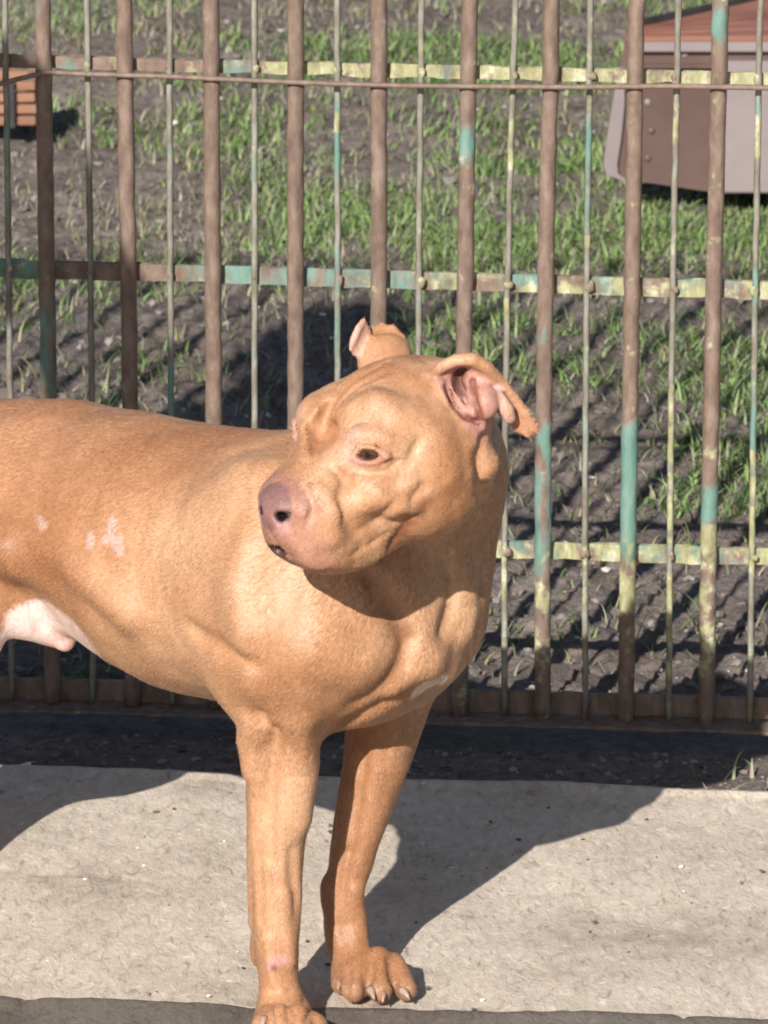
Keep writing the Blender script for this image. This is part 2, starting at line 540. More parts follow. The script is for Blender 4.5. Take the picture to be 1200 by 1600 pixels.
# concrete path: a cast slab with a pale rim on its far edge, worn and dented
def strip(name, mat, yb, yf, X0, X1, top, depth, res, rim=0.0, dents=.0007, rough_edge=.004):
    us = np.concatenate([np.arange(X0, -.8, .05), np.arange(-.8, .8, res), np.arange(.8, X1, .05)])
    nt = max(4, int(.58 / res))
    ts = np.linspace(0, 1, nt)
    U, T = np.meshgrid(us, ts, indexing='ij')
    wob_b = fbm(np.stack([us * 9, us * 0 + 2, us * 0], -1), 4) * rough_edge
    wob_f = fbm(np.stack([us * 14, us * 0 + 9, us * 0], -1), 4, .6) * rough_edge
    Yf = yf(U) + wob_f[:, None]; Yb = yb(U) + wob_b[:, None]
    Y = Yf + (Yb - Yf) * T
    P = np.stack([U, Y, U * 0], -1).reshape(-1, 3)
    Z = top + (fbm(P * 5, 3) * .0025 + fbm(P * np.array((60, 26, 1)), 3, .6) * dents).reshape(U.shape)
    d = Yb - Y
    if rim: Z += rim * np.exp(-((d - .008) / .007) ** 2) * (.7 + .5 * fbm(P * 6, 2).reshape(U.shape))
    Z -= .006 * np.exp(-d / .004)
    # a hairline crack running in from the left
    cr = 2.0 * (slab_front(U) + .30 + .02 * np.sin(U * 9) + .012 * vnoise(P * 20).reshape(U.shape) - Y)
    Z -= .0018 * np.exp(-(cr / .006) ** 2) * (U < -.2) * (rim > 0)
    V = np.stack([U, Y, Z], -1)
    n0, n1 = U.shape
    bot_f = np.stack([us, Yf[:, 0], us * 0 + top - depth], -1)
    bot_b = np.stack([us, Yb[:, -1], us * 0 + top - depth], -1)
    V = np.concatenate([V.reshape(-1, 3), bot_f, bot_b])
    I = np.arange(n0 * n1).reshape(n0, n1)
    f1 = np.stack([I[:-1, :-1], I[1:, :-1], I[1:, 1:], I[:-1, 1:]], -1).reshape(-1, 4)
    a = n0 * n1 + np.arange(n0); b = a + n0
    f2 = np.stack([a[:-1], a[1:], I[1:, 0], I[:-1, 0]], -1)
    f3 = np.stack([I[:-1, -1], I[1:, -1], b[1:], b[:-1]], -1)
    o = mesh_obj(name, V, np.concatenate([f1, f2, f3]), mat)
    return o
path = strip('path', mat_concrete(), slab_back, slab_front, -3.2, 3.2, 0.0, .07, .006, rim=.007)
tag(path, 'pale worn concrete slab path under the dog', kind='structure')
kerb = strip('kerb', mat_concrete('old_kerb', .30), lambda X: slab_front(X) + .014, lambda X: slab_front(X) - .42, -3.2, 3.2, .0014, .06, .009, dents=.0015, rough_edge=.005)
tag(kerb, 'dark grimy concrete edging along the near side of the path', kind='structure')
yard = mesh_obj('pavement', [(-40, -30, -.024), (40, -30, -.024), (40, .3, -.024), (3, 3.75, -.024), (-3, 4.25, -.024), (-40, 7.0, -.024)], [(0, 1, 2, 3, 4, 5)], mat_concrete('yard_concrete', .6), smooth=False)
tag(yard, 'grey concrete yard on the camera side', kind='structure')

# ------------------------------------------------------------------ grass, stones and straw
def photo_xy(X, Y):
    z = Y * CP + CAM_H * SP
    return 600 + FPX * X / z, 800 + FPX * (CAM_H * CP - Y * SP) / z
def blades(n, where, hlo, hhi, wlo, whi, cols, name, label, seed, lean=.6, tuft=9, spread=.02):
    r = np.random.default_rng(seed)
    c = where(r, n)
    c = np.repeat(c, tuft, 0)
    c = c + r.normal(0, spread, c.shape)
    m = len(c)
    ang = r.uniform(0, 2 * math.pi, m)
    ln = r.uniform(hlo, hhi, m) * np.repeat(r.uniform(.6, 1.25, n), tuft)[:m] if len(c) == n * tuft else r.uniform(hlo, hhi, m)
    wd = r.uniform(wlo, whi, m)
    tilt = np.clip(np.abs(r.normal(lean, .35, m)), .05, 1.45)
    z0 = ground_h(c[:, 0], c[:, 1]) - .003
    d = np.stack([np.cos(ang), np.sin(ang)], -1)
    sd = np.stack([-d[:, 1], d[:, 0]], -1)
    tw = r.normal(0, .5, m)
    segs = 4
    V = np.zeros((m, segs * 2 + 1, 3))
    x = np.zeros(m); z = np.zeros(m)
    for i in range(segs + 1):
        t = i / segs
        w = wd * (1 - t ** 1.6) * .5
        off = d * x[:, None] + sd * (tw * x * t)[:, None]
        if i < segs:
            for q, sg in ((0, -1), (1, 1)):
                V[:, i * 2 + q, :2] = c + off + sd * (w * sg)[:, None]
                V[:, i * 2 + q, 2] = z0 + z
        else:
            V[:, -1, :2] = c + off; V[:, -1, 2] = z0 + z
        a = tilt * (.35 + 1.15 * t)
        x = x + ln / segs * np.sin(a); z = z + ln / segs * np.cos(a)
    z_ok = np.maximum(V[..., 2], z0[:, None] + .002)
    V[..., 2] = z_ok
    k = segs * 2 + 1
    base = (np.arange(m) * k)[:, None]
    F = []
    for i in range(segs - 1):
        F.append(np.stack([base[:, 0] + 2 * i, base[:, 0] + 2 * i + 1, base[:, 0] + 2 * i + 3, base[:, 0] + 2 * i + 2], -1))
    F.append(np.stack([base[:, 0] + k - 3, base[:, 0] + k - 2, base[:, 0] + k - 1, base[:, 0] + k - 1], -1))
    F = np.concatenate(F)
    # the tip quad is a triangle: keep it apart
    tri = F[:, 2] == F[:, 3]
    faces = [tuple(f) for f in F[~tri].tolist()] + [tuple(f[:3]) for f in F[tri].tolist()]
    ci = r.integers(0, len(cols), m)
    C = np.array(cols)[ci] * r.uniform(.75, 1.25, m)[:, None]
    o = mesh_obj(name, V.reshape(-1, 3), faces, M_GRASS, cols=np.repeat(C, k, 0))
    tag(o, label, kind='stuff')
    return o
M_GRASS = mat_tint('grass_blades', .55)
gn_seed = 31
def grass_density(X, Y):
    px, py = photo_xy(X, Y)
    P = np.stack([X, Y, X * 0], -1)
    n1 = fbm(P * 4.6 + gn_seed, 2); n2 = fbm(P * 13 + 3, 2)
    patch = np.clip((n1 + .6 * n2 + .0) * 2.2, 0, 1)
    d = np.zeros(len(X)) + .75
    d = np.where(py > 440, .5, d)
    d = np.where(py > 560, .35, d)
    d = np.where((py > 640), .04, d)
    d = np.where((px < 620) & (py > 430), .18, d)
    d = np.where((px > 1060) & (py > 440) & (py < 760), 1.0, d)
    d = np.where((px < 210) & (py < 240), .06, d)
    d = np.where((px < 380) & (py > 190), d * .5, d)
    d = np.where((px < 340) & (py < 190), .25, d)
    d = np.where((py < 40) & (px < 1000), .25, d)
    d = np.where((px > 600) & (py < 420), d * 1.35, d)
    boost = ((px > 360) & (px < 460) & (py > 210) & (py < 360)) | ((px > 620) & (py > 50) & (py < 110)) | ((px > 600) & (px < 720) & (py > 260) & (py < 310)) | ((px > 880) & (py > 300) & (py < 400))
    d = np.where(boost, 1.0, d)
    return np.clip(d * (patch * 1.1 + .12 * (d > .7)) + boost * .35, 0, 1), px, py
def where_green(r, n):
    out = []
    while sum(map(len, out)) < n:
        Y = r.uniform(5.2, 12.5, 60000)
        X = r.uniform(-1, 1, 60000) * (.6 + Y * .14)
        keep = r.uniform(0, 1, 60000) < (.6 + Y * .14) / 2.35 
        X, Y = X[keep], Y[keep]
        D, px, py = grass_density(X, Y)
        q = r.uniform(0, 1, len(X)) < D
        out.append(np.stack([X, Y], -1)[q])
    return np.concatenate(out)[:n]
def where_dry(r, n):
    Y = 5.2 + r.uniform(0, 1, n * 4) ** .75 * 5.3
    X = r.uniform(-1, 1, n * 4) * (.5 + Y * .12)
    q = r.uniform(0, 1, n * 4) < (.35 + .65 * np.clip(fbm(np.stack([X * 2, Y * 2, X * 0], -1), 2), 0, 1))
    return np.stack([X, Y], -1)[q][:n]
blades(22500, where_green, .010, .036, .0022, .0045, [(.115, .185, .052), (.15, .235, .065), (.19, .27, .10), (.08, .14, .042), (.22, .25, .14)], 'grass', 'patchy green grass growing in the soil behind the fence', 3, lean=1.1, spread=.020)
blades(8500, where_dry, .012, .042, .0013, .0030, [(.26, .24, .12), (.20, .19, .13), (.30, .27, .20), (.15, .17, .09)], 'dry_grass', 'trodden dry grass and straw lying on the soil', 5, lean=1.2, tuft=6, spread=.035)
blades(4, lambda r, n: np.stack([r.uniform(.31, .36, n), fence_y(.33) - .11 + r.uniform(-.04, .04, n)], -1), .015, .035, .003, .005, [(.2, .22, .12), (.3, .28, .2)], 'weeds', 'few thin weeds in the dirt before the fence', 8, lean=.9, tuft=5)

def stones(n, where, lo, hi, cols, name, label, seed, flat=.6):
    r = np.random.default_rng(seed)
    c = where(r, n)
    ico = bmesh.new(); bmesh.ops.create_icosphere(ico, subdivisions=1, radius=1)
    iv = np.array([v.co for v in ico.verts]); fi = np.array([[v.index for v in f.verts] for f in ico.faces]); ico.free()
    sz = r.uniform(0, 1, n) ** 3 * (hi - lo) + lo
    z0 = ground_h(c[:, 0], c[:, 1])
    V = np.zeros((n, len(iv), 3))
    a = r.uniform(0, 6.28, n)
    jit = 1 + r.normal(0, .2, (n, len(iv)))
    e = r.uniform(.6, 1.5, (n, 1))
    X = iv[None, :, 0] * jit * sz[:, None] * e; Yy = iv[None, :, 1] * jit * sz[:, None]
    V[..., 0] = c[:, :1] + X * np.cos(a)[:, None] - Yy * np.sin(a)[:, None]
    V[..., 1] = c[:, 1:] + X * np.sin(a)[:, None] + Yy * np.cos(a)[:, None]
    V[..., 2] = (z0 + sz * .2)[:, None] + iv[None, :, 2] * jit * sz[:, None] * flat
    F = (fi[None] + (np.arange(n) * len(iv))[:, None, None]).reshape(-1, 3)
    C = np.array(cols)[r.integers(0, len(cols), n)] * r.uniform(.8, 1.2, n)[:, None]
    o = mesh_obj(name, V.reshape(-1, 3), F, mat_tint(name + '_surface', .9), cols=np.repeat(C, len(iv), 0), smooth=False)
    return tag(o, label, kind='stuff')
def where_yard(r, n):
    Y = 5.14 + r.uniform(0, 1, n) ** 1.3 * 4.2
    X = r.uniform(-1, 1, n) * (.25 + Y * .09)
    return np.stack([X, Y + .13 * np.abs(np.minimum(X, 0))], -1)
def where_strip(r, n):
    X = r.uniform(-.9, .9, n)
    return np.stack([X, slab_back(X) + .012 + r.uniform(0, 1, n) * .15], -1)
stones(7000, where_yard, .0015, .008, [(.15, .13, .12), (.20, .172, .162), (.12, .10, .095), (.24, .21, .195)], 'clods', 'crumbled clods of dark soil behind the fence', 11)
stones(300, where_yard, .002, .0055, [(.6, .57, .52), (.45, .42, .38)], 'gravel', 'scattered pale grit and stones on the soil', 12)
stones(2600, where_strip, .001, .0045, [(.13, .11, .10), (.18, .155, .14), (.10, .088, .08), (.26, .235, .21)], 'rubble', 'fine grit in the dirt strip between path and fence', 13)

def where_slab(r, n):
    X = r.uniform(-.7, .7, n)
    return np.stack([X, slab_front(X) + .01 + r.uniform(0, 1, n) * .55], -1)
_gh = ground_h
ground_h = lambda X, Y: np.asarray(X, float) * 0 + .0005
stones(260, where_slab, .0008, .0026, [(.10, .085, .07), (.2, .17, .14), (.62, .58, .52)], 'grit', 'loose grit and crumbs lying on the concrete path', 14)
ground_h = _gh

# ------------------------------------------------------------------ the iron fence
M_BAR = mat_bar('rusty_bar'); M_RAIL = mat_bar('flaking_rail', psc=26)
M_ROD = mat_bar('grey_rod', ((0.13, 0.10, 0.07), (0.20, 0.185, 0.15), (0.30, 0.30, 0.26)), 30)
FN = Vector((-FK, -1, 0)).normalized()          # towards the camera
FT = Vector((1, -FK, 0)).normalized()
def on_fence(px, py, off=0.0):
    """where a sight line meets the fence plane, moved off towards the camera"""
    d = W(px, py, 1.0) - np.array((0, 0, CAM_H))
    t = FY0 / (d[1] + FK * d[0])
    p = np.array((0, 0, CAM_H)) + d * t
    return Vector(p) + FN * off
def rod(name, pts, rad, mat, parent, paint=None, ring=12, wob=.0005, flat=None, closed_ends=True):
    """round bar along pts; paint(photo_y, i) gives (lichen, paint, 0)"""
    r = np.random.default_rng(abs(hash(tuple(round(c, 4) for c in pts[0]))) % 100000)
    V, C, F = [], [], []
    n = len(pts)
    for i, p in enumerate(pts):
        t = (pts[min(i + 1, n - 1)] - pts[max(i - 1, 0)]).normalized()
        a = t.cross(Vector((0, 1, 0)) if abs(t.y) < .9 else Vector((0, 0, 1))).normalized(); b = t.cross(a)
        rr = rad * (1 + r.normal(0, .018))
        w = Vector(r.normal(0, wob, 3))
        for k in range(ring):
            th = 2 * math.pi * k / ring
            V.append(p + w + a * (math.cos(th) * rr) + b * (math.sin(th) * rr * (flat or 1)))
            C.append(paint(p, i) if paint else (.1, .1, 0))
    for i in range(n - 1):
        for k in range(ring):
            k2 = (k + 1) % ring
            F.append((i * ring + k, i * ring + k2, (i + 1) * ring + k2, (i + 1) * ring + k))
    F.append(tuple(range(ring - 1, -1, -1))); F.append(tuple((n - 1) * ring + k for k in range(ring)))
    return mesh_obj(name, V, F, mat, parent, cols=np.array(C))
fence = empty('iron_fence', (0, FY0, 0))
tag(fence, 'rusty iron bar fence with flaking teal and cream paint behind the dog', 'fence')
def py_of(p):
    z = p.y * CP + (CAM_H - p.z) * SP
    return 800 + FPX * ((CAM_H - p.z) * CP - p.y * SP) / z
FTOP = 1.12
def bar_points(xt, xm, xb, off, n=34, dbl=None, r=None):
    """an upright passing photo columns xt, xm, xb at photo rows 100, 600, 1100"""
    a, m, b = on_fence(xt, 100, off), on_fence(xm, 600, off), on_fence(xb, 1100, off)
    pts = []
    for i in range(n):
        z = .004 + (FTOP - .004) * i / (n - 1)
        za, zm, zb = a.z, m.z, b.z
        # quadratic through the three
        L = a * ((z - zm) * (z - zb) / ((za - zm) * (za - zb))) + m * ((z - za) * (z - zb) / ((zm - za) * (zm - zb))) + b * ((z - za) * (z - zm) / ((zb - za) * (zb - zm)))
        L.z = z
        if z > za:     # straight on above the top rail
            sl = (a - m) / (a.z - m.z)
            L = a + sl * (z - za)
        if z < zb:
            sl = (m - b) / (m.z - b.z)
            L = b + sl * (z - zb)
        pts.append(L)
    return pts
thick = {68: (76, 82, [(470, 640, .55)]), 195: (203, 207, [(440, 560, .2)]), 330: (334, 337, []), 462: (462, 463, [(0, 60, .2)]), 592: (592, 592, [(20, 120, .35)]),
         732: (724, 718, [(200, 250, .85), (130, 170, .3)]), 860: (850, 848, [(640, 900, .72), (500, 640, .25), (900, 1000, .35)]),
         993: (985, 978, [(655, 870, .92), (520, 650, .15)]), 1124: (1112, 1104, [(0, 80, .9), (80, 120, .5), (750, 850, .8), (470, 560, .25)])}
thin = {8: (14, 17, [(150, 300, .4)]), 136: (142, 144, [(400, 640, .35)]), 264: (266, 268, [(150, 210, .6), (560, 650, .97), (200, 400, .4)]), 397: (397, 397, [(0, 240, .5), (240, 700, .4)]),
        526: (527, 528, [(110, 280, .85), (280, 600, .5)]), 657: (653, 652, [(170, 400, .5), (450, 620, .6)]), 802: (790, 788, [(0, 200, .2)]), 921: (915, 914, [(150, 400, .55), (460, 900, .55)]),
        1058: (1049, 1045, [(500, 560, .3)]), 1186: (1178, 1172, [(400, 780, .6), (780, 860, .85), (120, 200, .5)])}
white = {802: [(180, 260), (460, 520), (700, 760)], 1058: [(150, 215), (640, 860), (900, 990)], 921: [(360, 390)], 1186: [(170, 240), (700, 900)], 1124: [(830, 930)], 526: [(170, 200)], 993: [(880, 960)]}
def painter(spots, key, base_l=.06):
    wh = white.get(key, [])
    def f(p, i):
        y = py_of(p)
        g = .10
        for a, b, s_ in spots:
            g = max(g, s_ * min(1, max(0, min(y - a, b - y) / 60 + .5)))
        l_ = base_l + (.17 if key > 560 else .03) + (.22 if (y > 840 and key > 640) else 0)
        for a, b in wh:
            if a < y < b: l_ = .8
        return (min(l_, .95), g, 0)
    return f
tks = sorted(thick); tns = sorted(thin)
for k in range(1, 10):
    x = 68 - 130.5 * k; thick[x] = (x + 8 + 1.2 * k, x + 14 + 2.4 * k, [(300, 500, .3)]); x2 = 1124 + 131.5 * k; thick[x2] = (x2 - 12 - 1.2 * k, x2 - 20 - 2.4 * k, [(600, 900, .6)])
    x = 8 - 130.5 * k; thin[x] = (x + 6 + 1.2 * k, x + 9 + 2.4 * k, [(200, 500, .4)]); x2 = 1186 + 131.5 * k; thin[x2] = (x2 - 10 - 1.2 * k, x2 - 15 - 2.4 * k, [(200, 500, .5)])
for x, (xm, xb, sp) in sorted(thick.items()):
    rod('upright_bar', bar_points(x, xm, xb, .0, n=90), .0077, M_BAR, fence, painter(sp, x), ring=16, wob=.0003)
for x, (xm, xb, sp) in sorted(thin.items()):
    rod('thin_rod', bar_points(x, xm, xb, -.004, n=90), .0030, M_ROD, fence, painter(sp, x, .12), ring=8, wob=.0002)

def rail(name, yl, yr, h_px, depth, back, lich, grn, X0=-1.1, X1=1.1, n=150):
    """flat iron bar behind the uprights; top and bottom rows measured at photo columns 0 and 1200"""
    a, b = on_fence(0, yl), on_fence(1200, yr)
    hh = h_px * 5.33 / FPX / 2
    V, C, F = [], [], []
    r = np.random.default_rng(int(yl))
    for i in range(n):
        X = X0 + (X1 - X0) * i / (n - 1)
        t = (X - a.x) / (b.x - a.x)
        p = a + (b - a) * t
        p = Vector((X, fence_y(X), p.z)) - FN * back
        px = 600 + FPX * X / (p.y * CP + (CAM_H - p.z) * SP)
        up = Vector((0, 0, 1))
        for (s1, s2) in ((-1, 1), (1, 1), (1, -1), (-1, -1)):
            V.append(p + up * (hh * s1 + r.normal(0, .0006)) + FN * (depth / 2 * s2))
            C.append((lich(px), grn(px), 0))
    for i in range(n - 1):
        for k in range(4):
            k2 = (k + 1) % 4
            F.append((i * 4 + k, i * 4 + k2, (i + 1) * 4 + k2, (i + 1) * 4 + k))
    F.append((0, 1, 2, 3)); F.append(tuple((n - 1) * 4 + k for k in (3, 2, 1, 0)))
    return mesh_obj(name, V, F, M_RAIL, fence, smooth=False, cols=np.array(C))
lerp = lambda a, b, t: a + (b - a) * min(1, max(0, t))
rail('rail', 99, 127, 19, .005, .0112, lambda x: lerp(.35, .80, (x - 250) / 350), lambda x: .15 + .45 * (math.sin(x / 47) > .5) + .3 * (x > 1030))
rail('rail', 423, 458, 27, .005, .0112, lambda x: lerp(.22, .58, (x - 450) / 250), lambda x: .35 if 75 < x < 200 else .66)
rail('rail', 842, 875, 27, .005, .0112, lambda x: .66, lambda x: .62)
rail('base_rail', 1080, 1112, 34, .005, .0112, lambda x: .05, lambda x: .05)
# the flange of the base rail, on which the uprights stand
rail_f = rail('flange', 1097, 1133, 4, .036, -.006, lambda x: .22, lambda x: .08)
# weld lumps where thin rods cross the rails
wr = np.random.default_rng(4)
def lump(c, r):
    bm = bmesh.new(); bmesh.ops.create_icosphere(bm, subdivisions=2, radius=1)
    V = np.array([v.co[:] for v in bm.verts]); F = [tuple(v.index for v in f.verts) for f in bm.faces]; bm.free()
    n_ = 1 + fbm(V * 1.5 + c[0] * 50, 2) * .35
    V = V * n_[:, None] * np.array((r * wr.uniform(.7, 1.2), r * .7, r * wr.uniform(.8, 1.5))) + np.array(c)
    mesh_obj('weld', V, F, M_RAIL, fence, cols=np.tile((.62, .2, 0), (len(V), 1)))
for x, (xm, xb, sp) in sorted(thin.items()):
    if not -140 < x < 1330: continue
    for (yl, yr, xx) in ((99, 127, x), (423, 458, x + (xm - x) * .65), (842, 875, xm + (xb - xm) * .5)):
        y = yl + (yr - yl) * xx / 1200
        lump(on_fence(xx + wr.normal(0, 2), y, -.003), .0044 if x > 600 else .0034)
# thin wire run in front of the uprights
wp = [(-400, 150), (-120, 139), (0, 128), (32, 119), (75, 109), (140, 112), (260, 116), (400, 122), (520, 127), (640, 130), (760, 131), (900, 133), (1050, 132), (1200, 133), (1400, 138), (1700, 140)]
wire = rod('wire', [on_fence(x, y, .0106) for x, y in wp], .0024, M_BAR, fence, lambda p, i: (.12, .05, 0), ring=10, wob=.0003)

# ------------------------------------------------------------------ kennel behind the fence
def box(bm, c, s, rz=0, ry=0):
    m = Matrix.Translation(c) @ Matrix.Rotation(rz, 4, 'Z') @ Matrix.Rotation(ry, 4, 'Y') @ Matrix.Diagonal((*s, 1))
    return bmesh.ops.create_cube(bm, size=1, matrix=m)
def from_bm(name, bm, mat, parent=None, bev=.003, smooth=False):
    if bev: bmesh.ops.bevel(bm, geom=bm.edges[:], offset=bev, segments=2, affect='EDGES')
    me = bpy.data.meshes.new(name); bm.to_mesh(me); bm.free()
    me.materials.append(mat)
    if smooth: me.polygons.foreach_set('use_smooth', [True] * len(me.polygons))
    return link(bpy.data.objects.new(name, me), parent)
M_BROWN = mat_simple('brown_sheet', (.085, .050, .042), (.130, .084, .072), 7, .45, .25, .003)
M_PALE = mat_simple('pale_sheet', (.20, .165, .165), (.28, .235, .235), 5, .4, .15, .002)
M_DARKW = mat_simple('tarred_edge', (.02, .018, .018), (.05, .045, .045), 30, .7)
M_BOARD = mat_simple('red_boards', (.16, .06, .04), (.28, .13, .09), 14, .6, .4, .003, sc3=(.4, 1, 4))
KY = 7.21
kn = empty('dog_kennel', tuple(W(1150, 302, KY)[:2]) + (.0,))
tag(kn, 'brown sheet metal kennel with rusty boarded lid and slanted side in the grass', 'kennel')
k0 = W(968, 290, KY)[0]; kz1 = W(1150, 64, KY)[2]
kw = .46
prof = [(W(x, y, KY)[0], max(.0, W(x, y, KY)[2])) for x, y in ((976, 62), (969, 105), (959, 160), (950, 215), (945, 255), (949, 270), (975, 281), (1030, 288), (1090, 297), (1135, 306))]
prof += [(k0 + kw, .0), (k0 + kw, kz1)]
def at_height(px, py, z):
    d = W(px, py, 1.0) - np.array((0, 0, CAM_H)); t = (z - CAM_H) / d[2]
    return np.array((0, 0, CAM_H)) + d * t
bl, br = at_height(1006, 51, kz1 + .004), at_height(1200, 8, kz1 + .004)
def back_y(x): return max(KY + .012, bl[1] + (br[1] - bl[1]) * (x - bl[0]) / (br[0] - bl[0]))
V = [(x, KY, z) for x, z in prof] + [(x + (.004 if i < 8 else 0), back_y(x) - .004, z) for i, (x, z) in enumerate(prof)]
n_ = len(prof)
F = [tuple(range(n_)), tuple(range(2 * n_ - 1, n_ - 1, -1))] + [((i + 1) % n_, i, n_ + i, n_ + (i + 1) % n_) for i in range(n_)]
mesh_obj('wall', V, F, M_BROWN, kn, smooth=False)
bm = bmesh.new(); box(bm, (W(1132, 200, KY)[0] + .055, KY - .007, kz1 * .45), (.11, .012, kz1 * .86)); from_bm('door', bm, M_PALE, kn, .002)
bm = bmesh.new(); box(bm, (k0 + .008 + kw / 2, KY - .005, kz1 - .006), (kw - .012, .014, .013)); from_bm('trim', bm, M_PALE, kn, .0015)
bm = bmesh.new(); box(bm, (k0 + .010 + kw / 2, KY - .004, kz1 - .032), (kw - .02, .010, .006)); from_bm('trim', bm, M_BROWN, kn, .001)
# lid of rusty boards, widening to the right, with a dark tarred back edge
xl, xr = k0 + .006, k0 + kw
for i in range(5):
    q0, q1 = i / 5 + .006, (i + 1) / 5 - .006
    V = []
    for x in (xl, xr):
        yf, yb_ = KY - .006, back_y(x)
        for q in (q0, q1):
            for h in (.001, .008 + .001 * (i % 2)): V.append((x, yf + (yb_ - yf) * q, kz1 + h + .006 * q))
    mesh_obj('board', V, [(0, 1, 3, 2), (4, 6, 7, 5), (1, 5, 7, 3), (0, 2, 6, 4), (0, 4, 5, 1), (2, 3, 7, 6)], M_BOARD, kn, smooth=False)
V = []
for x in (xl + .01, xr):
    y = back_y(x)
    V += [(x, y, kz1), (x, y + .008, kz1), (x, y + .008, kz1 + .022), (x, y, kz1 + .022)]
mesh_obj('lid_edge', V, [(0, 1, 2, 3), (4, 7, 6, 5), (0, 4, 5, 1), (1, 5, 6, 2), (2, 6, 7, 3), (3, 7, 4, 0)], M_DARKW, kn, smooth=False)
# bent edge of the slanted side down to a foot, sunlight painted in as pale
V, F = [], []
for i, (x, z) in enumerate(prof[1:7]):
    wd = (.005, .014, .017, .016, .014, .006)[i]
    V += [(x - .002, KY - .007, z), (x + wd, KY - .007, z), (x + wd, KY + .001, z), (x - .002, KY + .01, z)]
for i in range(5):
    for q in range(4): F.append((i * 4 + q, i * 4 + (q + 1) % 4, i * 4 + 4 + (q + 1) % 4, i * 4 + 4 + q))
F += [(0, 3, 2, 1), (20, 21, 22, 23)]
mesh_obj('edging', V, F, M_PALE, kn, smooth=False)
# dents, a handle and rivets on the sheet
for (x, y) in ((1012, 160), (1018, 205), (1012, 248), (1120, 100), (1120, 280), (1000, 85), (1070, 85)):
    bm = bmesh.new(); bmesh.ops.create_uvsphere(bm, u_segments=12, v_segments=8, radius=.0045, matrix=Matrix.Translation(W(x, y, KY - .001)) @ Matrix.Diagonal((1, .35, 1, 1)))
    from_bm('rivet', bm, M_PALE if y < 200 else M_BROWN, kn, 0, True)

# terracotta coloured crate far left
CYY = 7.62
cr = empty('crate', (W(0, 205, CYY)[0], CYY, 0))
tag(cr, 'orange brown boarded crate on the soil at the far left', 'crate')
M_TERRA = mat_simple('orange_boards', (.19, .095, .058), (.30, .155, .10), 9, .7, .4, .003, sc3=(.5, 1, 4))
x1 = W(57, 200, CYY)[0]; zt = W(30, 124, CYY)[2]; x0 = x1 - .30
nb = 4
for i in range(nb):
    for (cx, cy, sx, sy) in (((x0 + x1) / 2, CYY, x1 - x0, .014), ((x0 + x1) / 2, CYY + .07, x1 - x0, .014), (x1 - .007, CYY + .035, .014, .054), (x0 + .007, CYY + .035, .014, .054)):
        bm = bmesh.new(); h = zt / nb
        box(bm, (cx + rng.normal(0, .001), cy, h * (i + .5)), (sx, sy, h - .004)); from_bm('board', bm, M_TERRA, cr, .001)
for px_ in (20,):
    bm = bmesh.new(); box(bm, (W(px_, 200, CYY)[0], CYY - .012, zt / 2), (.009, .009, zt)); from_bm('batten', bm, M_DARKW, cr, .001)
# ------------------------------------------------------------------ the dog
DA = math.radians(38)
DO = np.array((-0.055, 2.90, 0.0))
DF = np.array((math.cos(DA), -math.sin(DA), 0)); DL = np.array((math.sin(DA), math.cos(DA), 0)); UP = np.array((0, 0, 1.0))
def B(u, v, z): return DO + u * DF + v * DL + z * UP
BAX = np.array((DF, DL, UP))
HY, HP, HR = math.radians(38), math.radians(-9), math.radians(5)
hf = np.array((-math.cos(HY) * math.cos(HP), -math.sin(HY) * math.cos(HP), math.sin(HP)))
hl0 = np.array((math.sin(HY), -math.cos(HY), 0))
hu0 = np.cross(hf, hl0)
hl = hl0 * math.cos(HR) - hu0 * math.sin(HR)
hu = np.cross(hf, hl)
HC = W0(628, 660, 2.735)
def H(f, l, u): return HC + f * hf + l * hl + u * hu
HAX = np.array((hf, hl, hu))

def normals(V, F):
    n = np.cross(V[F[:, 2]] - V[F[:, 0]], V[F[:, 3]] - V[F[:, 1]])
    N = np.zeros_like(V)
    for k in range(4):
        for a in range(3): N[:, a] += np.bincount(F[:, k], n[:, a], len(V))
    return N / (np.linalg.norm(N, axis=1)[:, None] + 1e-12)
def near(V, c, r, soft):
    """1 inside distance r of point c, falling to 0 over soft"""
    d = np.linalg.norm(V - c, axis=1)
    return np.clip((r + soft - d) / soft, 0, 1)

